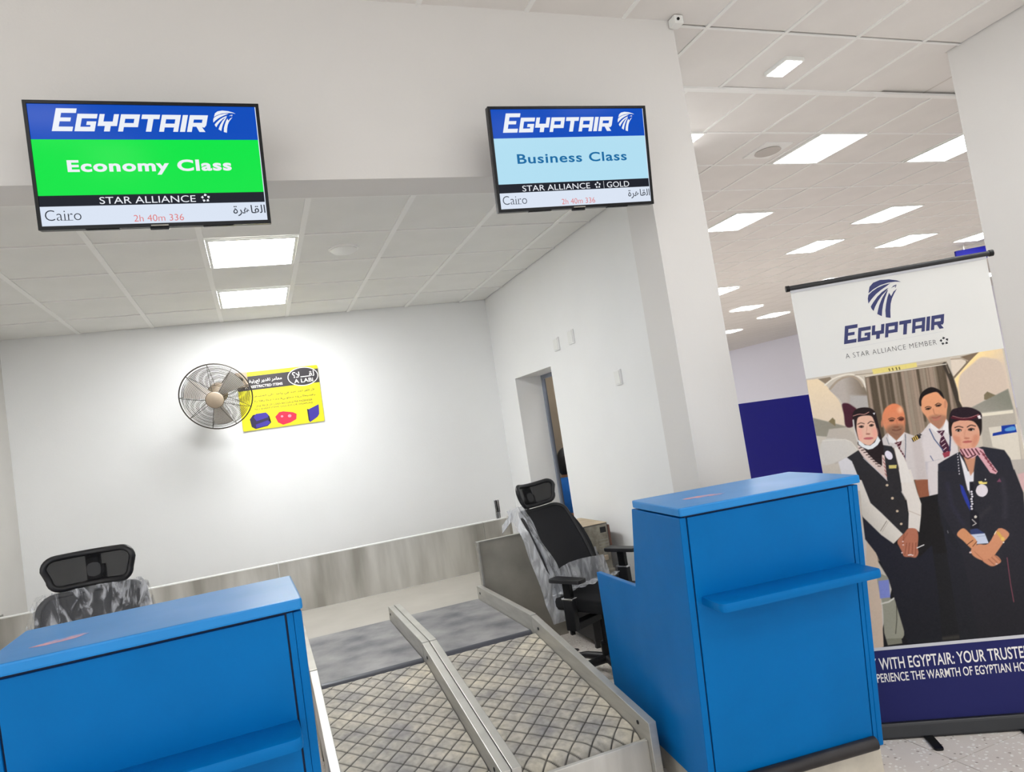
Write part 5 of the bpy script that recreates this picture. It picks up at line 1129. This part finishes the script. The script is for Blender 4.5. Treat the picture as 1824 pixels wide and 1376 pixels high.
# ------------------------------------------------------------------ lettering of the airline logo
def logo_polys(box, shear=0.33):
    """block capitals of the airline name, first letter taller, slanted; fitted to box (x0,x1,z0,z1)"""
    t, q = 0.25, 0.2
    def R(x0, x1, z0, z1): return [(x0, z0), (x1, z0), (x1, z1), (x0, z1)]
    h = 0.77
    G = {'E': (0.98, 1.0, [R(0, 0.29, 0, 1), R(0.29, 0.98, 0, q), R(0.29, 0.80, 0.43, 0.43 + q * 0.85), R(0.29, 1.0, 1 - q, 1)]),
         'G': (0.98, h, [R(0, t, 0, h), R(t, 0.98, 0, q), R(t, 0.98, h - q, h), R(0.98 - t, 0.98, q, 0.44), R(0.52, 0.98 - t, 0.28, 0.44)]),
         'Y': (0.96, h, [R(0, t, 0.24, h), R(0.96 - t, 0.96, 0.24, h), R(t, 0.96 - t, 0.24, 0.24 + q), R(0.36, 0.36 + t + 0.04, 0, 0.24)]),
         'P': (0.96, h, [R(0, t, 0, h), R(t, 0.96, h - q, h), R(0.96 - t, 0.96, 0.2, h - q), R(t, 0.96 - t, 0.2, 0.2 + q * 0.9)]),
         'T': (0.92, h, [R(0, 0.92, h - q, h), R(0.34, 0.34 + t + 0.03, 0, h - q)]),
         'A': (0.98, h, [R(0, t, 0, h), R(0.98 - t, 0.98, 0, h), R(t, 0.98 - t, h - q, h), R(t, 0.98 - t, 0.2, 0.2 + q * 0.85)]),
         'I': (0.27, h, [R(0, 0.27, 0, h)]),
         'R': (0.98, h, [R(0, t, 0, h), R(t, 0.96, h - q, h), R(0.96 - t, 0.96, 0.3, h - q), R(t, 0.96 - t, 0.24, 0.24 + q * 0.9), [(0.44, 0.25), (0.72, 0.25), (0.98, 0.0), (0.66, 0.0)], [(0.71, 0.3), (0.96, 0.3), (0.88, 0.2), (0.6, 0.25)]])}
    x = 0; out = []
    for ch in 'EGYPTAIR':
        w, hh, ps = G[ch]
        for p in ps: out.append([(x + a + shear * b, b) for a, b in p])
        x += w + 0.10
    xs = [a for p in out for a, b in p]; m0, m1 = min(xs), max(xs); x0, x1, z0, z1 = box
    return [[(x0 + (a - m0) / (m1 - m0) * (x1 - x0), z0 + b * (z1 - z0)) for a, b in p] for p in out]
def falcon_polys(box):
    x0, x1, z0, z1 = box
    return [[(x0 + a * (x1 - x0), z0 + b * (z1 - z0)) for a, b in p] for p in FALCON]
def star_polys(cx, cz, r):
    out = []
    for k in range(5):
        a = math.pi / 2 + 2 * math.pi * k / 5
        c, s = math.cos(a), math.sin(a); px, pz = cx + r * 0.68 * c, cz + r * 0.68 * s
        for b0 in (0.0, ):
            d = r * 0.36
            out.append([(px + d * math.cos(a + 0.3), pz + d * math.sin(a + 0.3)), (px + d * math.cos(a + 1.9), pz + d * math.sin(a + 1.9)), (px - d * 0.75 * c, pz - d * 0.75 * s), (px + d * math.cos(a - 1.5), pz + d * math.sin(a - 1.5))])
    return out
def ellipse(cx, cz, rx, rz, n=36): return [(cx + rx * math.cos(2 * math.pi * k / n), cz + rz * math.sin(2 * math.pi * k / n)) for k in range(n)]
AR_CAIRO = '\uFE93\uFEAE\uFEEB\uFE8E\uFED8\uFEDF\uFE8D'

# ------------------------------------------------------------------ televisions
def scr(name, r, g, b, s=1.0): return emission('screen_' + name, rgb(r, g, b), SCREEN * s)
M['s_blue'] = scr('blue', 0, 78, 196); M['s_green'] = scr('green', 0, 238, 72); M['s_band'] = scr('band', 24, 28, 40); M['s_white'] = scr('white', 226, 236, 252)
M['s_text'] = scr('lettering_white', 244, 248, 255); M['s_light'] = scr('light_blue', 184, 230, 250); M['s_dark'] = scr('lettering_dark', 44, 50, 60); M['s_red'] = scr('lettering_red', 232, 122, 118); M['s_teal'] = scr('lettering_blue', 16, 110, 168)
def tv(p, yc, label, main, gold):
    x, z, yaw, tilt, w, roll = p
    cy, sy = math.cos(yaw), math.sin(yaw); X = Vector((cy, sy, 0)); N = Vector((sy, -cy, 0)); U = Vector((0, 0, 1))
    U2 = math.cos(tilt) * U + math.sin(tilt) * N
    Xr = math.cos(roll) * X + math.sin(roll) * U2; Ur = -math.sin(roll) * X + math.cos(roll) * U2; Y = Ur.cross(Xr)
    T = Matrix(((Xr.x, Y.x, Ur.x, x), (Xr.y, Y.y, Ur.y, yc), (Xr.z, Y.z, Ur.z, z + 1.6), (0, 0, 0, 1)))
    e = empty('television', M=T, label=label, cat='television')
    a, h = 0.3995, 0.2317
    MB().box(-a, a, 0.002, 0.03, -h, h).build('casing', M['black'], e, bevel=0.004)
    MB().prism([(-0.30, -0.2), (0.30, -0.2), (0.26, 0.12), (-0.26, 0.12)], 0.03, 0.065, 'y').build('rear_housing', M['black'], e, bevel=0.006)
    b = MB(); sx, s0, s1 = 0.387, -0.2175, 0.2195
    b.box(-a, -sx, -0.006, 0.004, -h, h); b.box(sx, a, -0.006, 0.004, -h, h); b.box(-sx, sx, -0.006, 0.004, s1, h); b.box(-sx, sx, -0.006, 0.004, -h, s0)
    bz = b.build('bezel', M['black_gloss'], e, bevel=0.001)
    MB().box(-0.03, 0.03, -0.007, -0.0055, -0.228, -0.2235).build('maker_badge', M['steel3'], bz)
    MB().box(-0.035, 0.03, -0.002, 0.012, -h - 0.009, -h).build('sensor_box', M['black_gloss'], bz, bevel=0.002)
    for c in (-0.2, 0.2): MB().box(c - 0.05, c + 0.06, 0.004, 0.02, -h - 0.003, -h).build('speaker_slot', M['black_gloss'], bz)
    sc_ = MB().box(-sx, sx, -0.0005, 0.002, s0, s1).build('screen', M['s_white'], e)
    def band(nm, z0, z1, m, y=-0.0012): return flat(nm, [[(-sx, z0), (sx - 0.003, z0), (sx - 0.003, z1), (-sx, z1)]], m, sc_, y)
    band('header_band', 0.0932, s1, M['s_blue']); band('main_field', -0.108, 0.0932, M['s_light'] if gold else M['s_green']); band('alliance_band', -0.147, -0.108, M['s_band'])
    Y2 = -0.002
    if gold:
        flat('airline_name', logo_polys((-0.338, 0.222, 0.1176, 0.2016)), M['s_text'], sc_, Y2)
        flat('falcon_emblem', falcon_polys((0.2454, 0.338, 0.1148, 0.2045)), M['s_text'], sc_, Y2)
        text('class_lettering', main, M['s_teal'], sc_, (-0.2838, 0.2749, -0.0205, 0.023), Y2, bold=0.018, space=1.08)
        text('alliance_lettering', 'STAR ALLIANCE', M['s_text'], sc_, (-0.2741, 0.0666, -0.143, -0.117), Y2)
        flat('alliance_star', star_polys(0.1072, -0.1295, 0.016), M['s_text'], sc_, Y2)
        flat('divider', [[(0.1384, -0.146), (0.14, -0.146), (0.14, -0.112), (0.1384, -0.112)]], M['s_text'], sc_, Y2)
        text('gold_lettering', 'GOLD', M['s_text'], sc_, (0.1553, 0.2747, -0.1435, -0.117), Y2)
    else:
        flat('airline_name', logo_polys((-0.318, 0.212, 0.1225, 0.2043)), M['s_text'], sc_, Y2)
        flat('falcon_emblem', falcon_polys((0.2283, 0.312, 0.12, 0.2045)), M['s_text'], sc_, Y2)
        text('class_lettering', main, M['s_text'], sc_, (-0.2835, 0.2759, -0.037, 0.019), Y2, bold=0.035, space=1.1)
        text('alliance_lettering', 'STAR ALLIANCE', M['s_text'], sc_, (-0.193, 0.1345, -0.1415, -0.116), Y2)
        flat('alliance_star', star_polys(0.17, -0.1275, 0.0165), M['s_text'], sc_, Y2)
    text('city_lettering', 'Cairo', M['s_dark'], sc_, (-0.374, -0.258, -0.198, -0.160), Y2, bold=-0.012)
    flat('city_serifs', [[(c - 0.006, zz), (c + 0.006, zz), (c + 0.006, zz + 0.0016), (c - 0.006, zz + 0.0016)] for c in (-0.3115, -0.3005, -0.2915) for zz in (-0.1982,)], M['s_dark'], sc_, Y2)
    text('duration_lettering', '2h 40m 336', M['s_red'], sc_, (-0.086, 0.0855, -0.2095, -0.185), Y2, bold=-0.006)
    text('arabic_city_lettering', AR_CAIRO, M['s_dark'], sc_, (0.2642, 0.3825, -0.2, -0.158), Y2, bold=0.006)
    # wall mount
    Wi = T.inverted()
    wy = 3.09
    def at(px, py, pz): return Wi @ Vector((px, py, pz))
    c0 = Vector((x, wy, z + 1.6)); mb = MB()
    pl = MB(); pts = []
    for dx in (-0.1, 0.1): mb.tube([(dx, 0.06, 0.03), at(x + dx, wy - 0.004, z + 1.65)], 0.014, 8)
    mb.build('mount_arm', M['black'], e, smooth=True)
    vs = [at(x + sx_, wy - d, z + 1.6 + sz_) for d in (0.0, 0.012) for sx_, sz_ in ((-0.16, -0.04), (0.16, -0.04), (0.16, 0.12), (-0.16, 0.12))]
    pl.add(vs, [(0, 1, 2, 3), (7, 6, 5, 4), (0, 4, 5, 1), (1, 5, 6, 2), (2, 6, 7, 3), (3, 7, 4, 0)]); pl.build('wall_mount', M['black'], e)
    return e
tv([-0.233, 1.189, -0.044, 0.138, 0.799, -0.022], 2.85, 'wall television showing Economy Class on a green field', 'Economy Class', False)
tv([1.531, 1.201, -0.014, 0.16, 0.799, 0.014], 2.85, 'wall television showing Business Class on a light blue field', 'Business Class', True)

# ------------------------------------------------------------------ printed photograph: flat print on a fine vertex grid
def paint(shapes, u0, u1, v0, v1, nu, nv, base=(200, 190, 176)):
    us = np.linspace(u0, u1, nu); vs = np.linspace(v0, v1, nv); Ug, Vg = np.meshgrid(us, vs)
    img = np.empty((nv, nu, 3)); img[:] = np.array(base) / 255.0
    def smooth(p):
        p = np.array(p, float); n = len(p); out = []
        for i in range(n):
            p0, p1, p2, p3 = p[i - 1], p[i], p[(i + 1) % n], p[(i + 2) % n]
            for t in (0, 0.25, 0.5, 0.75):
                out.append(0.5 * ((2 * p1) + (-p0 + p2) * t + (2 * p0 - 5 * p1 + 4 * p2 - p3) * t * t + (-p0 + 3 * p1 - 3 * p2 + p3) * t ** 3))
        return np.array(out)
    def smooth_open(p):
        p = np.array(p, float); n = len(p)
        if n < 3: return p
        q = np.vstack([2 * p[0] - p[1], p, 2 * p[-1] - p[-2]]); out = []
        for i in range(1, n):
            p0, p1, p2, p3 = q[i - 1], q[i], q[i + 1], q[i + 2]
            for t in (0, 0.25, 0.5, 0.75):
                out.append(0.5 * ((2 * p1) + (-p0 + p2) * t + (2 * p0 - 5 * p1 + 4 * p2 - p3) * t * t + (-p0 + 3 * p1 - 3 * p2 + p3) * t ** 3))
        out.append(p[-1]); return np.array(out)
    du, dv = us[1] - us[0], vs[1] - vs[0]
    for s in shapes:
        kind, pts, col, blur, sm = s[:5]; blur = max(blur, 2.6)
        p = (smooth(pts) if kind == 'P' else smooth_open(pts)) if sm else np.array(pts, float)
        pad = blur + (s[5] if kind == 'L' else 0)
        i0 = max(0, int((p[:, 0].min() - pad - u0) / du)); i1 = min(nu, int((p[:, 0].max() + pad - u0) / du) + 2)
        j0 = max(0, int((p[:, 1].min() - pad - v0) / dv)); j1 = min(nv, int((p[:, 1].max() + pad - v0) / dv) + 2)
        if i1 <= i0 or j1 <= j0: continue
        U = Ug[j0:j1, i0:i1]; V = Vg[j0:j1, i0:i1]; d2 = np.full(U.shape, 1e9); ins = np.zeros(U.shape, bool)
        n = len(p)
        for k in range(n if kind == 'P' else n - 1):
            a, b = p[k], p[(k + 1) % n]; e = b - a; L2 = e @ e + 1e-9
            t = np.clip(((U - a[0]) * e[0] + (V - a[1]) * e[1]) / L2, 0, 1)
            d2 = np.minimum(d2, (U - a[0] - t * e[0]) ** 2 + (V - a[1] - t * e[1]) ** 2)
            if kind == 'P' and abs(e[1]) > 1e-9:
                c = ((a[1] <= V) != (b[1] <= V)) & (U < a[0] + (V - a[1]) / e[1] * e[0]); ins ^= c
        d = np.sqrt(d2)
        sd = np.where(ins, -d, d) if kind == 'P' else d - s[5] / 2
        al = np.clip(0.5 - sd / blur, 0, 1); al = al * al * (3 - 2 * al)
        if kind == 'L' and s[5] < blur: al = al * min(1, 0.55 + 0.45 * s[5] / blur)
        c0 = np.array(col) / 255.0
        if kind == 'P' and len(s) > 5:
            c1 = np.array(s[5]) / 255.0; (a, b) = np.array(s[6], float); e = b - a
            t = np.clip(((U - a[0]) * e[0] + (V - a[1]) * e[1]) / (e @ e), 0, 1)[..., None]; colr = c0 * (1 - t) + c1 * t
        else: colr = c0
        img[j0:j1, i0:i1] = img[j0:j1, i0:i1] * (1 - al[..., None]) + colr * al[..., None]
    rs = np.random.RandomState(4)
    g = rs.normal(0, 1, (nv // 3 + 2, nu // 3 + 2)); g = np.kron(g, np.ones((3, 3)))[:nv, :nu]
    img = np.clip(img + 0.004 * g[..., None], 0, 1)
    linr = np.where(img <= 0.04045, img / 12.92, ((img + 0.055) / 1.055) ** 2.4)
    return us, vs, linr
def print_mesh(name, data, m, parent, y):
    us, vs, c = data; nu, nv = len(us), len(vs)
    U, V = np.meshgrid(us / 1000, vs / 1000)
    v = np.stack([U, np.full_like(U, y), V], -1).reshape(-1, 3)
    i = (np.arange(nv - 1)[:, None] * nu + np.arange(nu - 1)[None]).ravel()
    f = np.stack([i, i + 1, i + 1 + nu, i + nu], 1)
    me = bpy.data.meshes.new(name); me.vertices.add(len(v)); me.vertices.foreach_set('co', v.ravel())
    me.loops.add(f.size); me.loops.foreach_set('vertex_index', f.ravel()); me.polygons.add(len(f)); me.polygons.foreach_set('loop_start', np.arange(0, f.size, 4))
    me.update(calc_edges=True); me.validate()
    at = me.color_attributes.new('print', 'FLOAT_COLOR', 'POINT')
    at.data.foreach_set('color', np.concatenate([c.reshape(-1, 3), np.ones((nu * nv, 1))], 1).astype(np.float32).ravel())
    me.materials.append(m); return link(name, me, parent)
def print_mat(name):
    m = mat(name, (1, 1, 1, 1), 0.6, spec=0.1); nt = m.node_tree
    a = nt.nodes.new('ShaderNodeVertexColor'); a.layer_name = 'print'; nt.links.new(a.outputs['Color'], nt.nodes['Principled BSDF'].inputs['Base Color']); return m
M['print'] = print_mat('printed_photograph')

# ------------------------------------------------------------------ roll-up banner
bn = empty('roll_up_banner', (2.378, 2.594, 0), math.radians(-30.4), 'tall roll-up banner with navy falcon logo and a photograph of four airline crew', 'banner')
U0, U1 = 0.0145, 0.848
MB().box(U0, U1, 0.0, 0.0015, 0.05, 2.045).build('sheet', M['banner_white'], bn)
sh = bn.children[0]
flat('navy_field', [[(U0, 0.05), (U1, 0.05), (U1, 0.378), (U0, 0.378)]], M['navy'], sh, -0.0006)
flat('light_strip', [[(U0, 0.378), (U1, 0.378), (U1, 0.392), (U0, 0.392)]], M['strip'], sh, -0.0008)
print_mesh('crew_photograph', paint(PHOTO, U0 * 1000, U1 * 1000, 391, 1627, 372, 552), M['print'], sh, -0.0005)
flat('airline_name', logo_polys((0.2026, 0.638, 1.7565, 1.838)), M['logo_navy'], sh, -0.0006)
flat('falcon_emblem', falcon_polys(FALCON_BOX), M['logo_navy'], sh, -0.0006)
flat('rule', [[(0.19, 1.7338), (0.624, 1.7428), (0.624, 1.7438), (0.19, 1.7348)]], M['strip'], sh, -0.0006)
text('alliance_lettering', 'A STAR ALLIANCE MEMBER', M['ink'], sh, (0.2, 0.585, 1.690, 1.712), -0.0006, bold=-0.014, space=1.15)
flat('alliance_star', star_polys(0.6172, 1.7, 0.019), M['ink'], sh, -0.0006)
text('slogan_lettering', 'FLY WITH EGYPTAIR: YOUR TRUSTED', M['lettering'], sh, (0.034, 0.722, 0.293, 0.345), -0.0012, bold=0.012)
text('slogan_lettering', 'EXPERIENCE THE WARMTH OF EGYPTIAN HOSPITALITY', M['lettering'], sh, (0.048, 0.829, 0.2385, 0.2775), -0.0012, bold=0.010)
MB().tube([(0.0, 0.0, 2.052), (0.874, 0.0, 2.052)], 0.012, 12).build('top_bar', M['black'], bn, smooth=True, angle=50)
MB().box(U0, U1, -0.004, 0.006, 2.03, 2.046).build('clip_rail', M['strip'], bn)
for u in (0.0, 0.866): MB().lathe([(0.0145, 0), (0.0145, 0.016), (0.0001, 0.018)], 14, Matrix.Translation((u - 0.004, 0, 2.052)) @ Matrix.Rotation(math.radians(90), 4, 'Y')).build('end_cap', M['black_gloss'], bn, smooth=True, angle=50)
MB().prism(round_poly([(-0.035, 0.0), (0.05, 0.0), (0.045, 0.062), (-0.022, 0.066)], 0.012, 3), -0.006, 0.882, 'x').build('base_cassette', M['black'], bn, bevel=0.002)
for u in (0.245, 0.63):
    MB().prism(round_poly([(u - 0.02, -0.155), (u + 0.018, -0.155), (u + 0.018, 0.15), (u - 0.02, 0.15)], 0.015, 3), 0.0, 0.010, 'z').build('foot', M['black_gloss'], bn, bevel=0.002)
MB().tube([(0.43, 0.03, 0.05), (0.43, 0.02, 2.04)], 0.008, 8).build('support_pole', M['steel'], bn, smooth=True)

# ------------------------------------------------------------------ yellow luggage notice on the back wall
sg = empty('notice_board', (0, YB, 0), label='yellow notice with Arabic text and pictures of luggage on the back wall', cat='sign')
XS0, XS1, ZS0, ZS1 = -0.093, 0.629, 1.951, 2.487
MB().prism(round_poly([(XS0, ZS0), (XS1, ZS0), (XS1, ZS1), (XS0, ZS1)], 0.014, 3), -0.014, 0.0, 'y').build('board', M['sign_yellow'], sg, bevel=0.002)
bo = sg.children[0]; YS = -0.0146
flat('title_band', [[(XS0, 2.317), (XS1, 2.320), (XS1, 2.452), (XS0, 2.446)]], M['sign_black'], bo, YS)
flat('oval_rim', [ellipse(0.4868, 2.392, 0.139, 0.0895)], M['sign_white'], bo, YS - 0.0004)
flat('oval', [ellipse(0.4868, 2.392, 0.131, 0.0815)], M['sign_black'], bo, YS - 0.0008)
YT = YS - 0.0012
text('oval_arabic_lettering', '\u061F\uFEFC\u0640\u0640\u0640\u0640\uFED8\uFEDF', M['sign_white'], bo, (0.392, 0.59, 2.385, 2.441), YT, bold=0.02)
text('oval_lettering', 'A LABi', M['sign_white'], bo, (0.402, 0.574, 2.336, 2.373), YT, bold=0.02)
text('title_arabic_lettering', '\uFEF2\uFED4\uFEF4\uFEE7\uFEAE\uFECA\uFE97 \uFEAE\uFEF3\uFEAA\uFED8\uFE97 \uFEAE\uFEE3\uFE8E\uFECC\uFEE3', M['sign_white'], bo, (-0.02, 0.297, 2.37, 2.418), YT, bold=0.02)
text('title_lettering', 'A  RESTRICTED ITEMS', M['sign_white'], bo, (-0.03, 0.298, 2.336, 2.36), YT, bold=0.02)
ARL = '\uFEAE\uFED4\uFEB3\uFEF4\uFEE4\uFEDF\uFE8D \uFEF0\uFEE0\uFECB \uFEAA\uFEA3\uFE8D\uFEED \uFEF2\uFED3 \uFEA9\uFEAA\uFECB \uFEAC\uFEA7\uFE8D \uFEAE\uFED3\uFEDF\uFE8D \uFEAE\uFEF8'
text('arabic_line', ARL, M['sign_black'], bo, (0.03, 0.578, 2.242, 2.272), YT, bold=0.012)
text('arabic_line', ARL[::-1], M['sign_black'], bo, (0.025, 0.577, 2.194, 2.226), YT, bold=0.012)
text('english_line', 'ONE PIECE OF CABIN BAGGAGE PER PASSENGER', M['sign_black'], bo, (0.04, 0.543, 2.157, 2.175), YT)
text('english_line', 'NO SHARP ITEMS, LIQUIDS OR WEAPONS', M['sign_black'], bo, (0.03, 0.544, 2.127, 2.146), YT)
M['bag_blue'] = mat('print_bag_blue', rgb(58, 44, 150), 0.5); M['bag_dark'] = mat('print_bag_dark', rgb(34, 26, 66), 0.5); M['bag_red'] = mat('print_bag_red', rgb(226, 30, 66), 0.5); M['bag_pink'] = mat('print_bag_pink', rgb(240, 150, 170), 0.5)
def inset(p, k, dx=0, dz=0):
    cx = sum(a for a, b in p) / len(p); cz = sum(b for a, b in p) / len(p); return [(cx + (a - cx) * k + dx, cz + (b - cz) * k + dz) for a, b in p]
b1, b2, b3 = SIGN['bag1'], SIGN['bag2'], SIGN['bag3']
flat('bag_picture', [b1], M['bag_dark'], bo, YT); flat('bag_picture', [inset(b1, 0.75, 0.01, 0.022)[:5] + [(0.03, 2.03)], [(0.02, 2.0), (0.125, 2.026), (0.15, 2.004), (0.118, 1.98), (0.022, 1.968)]], M['bag_blue'], bo, YT - 0.0004)
flat('bag_picture', [b2], M['bag_red'], bo, YT); flat('bag_picture', [ellipse(0.255, 2.045, 0.011, 0.01), ellipse(0.322, 2.04, 0.016, 0.014)], M['bag_pink'], bo, YT - 0.0004)
flat('bag_picture', [b3[:2] + [b3[5], b3[6]]], M['bag_dark'], bo, YT); flat('bag_picture', [b3[1:6]], M['bag_blue'], bo, YT - 0.0004)
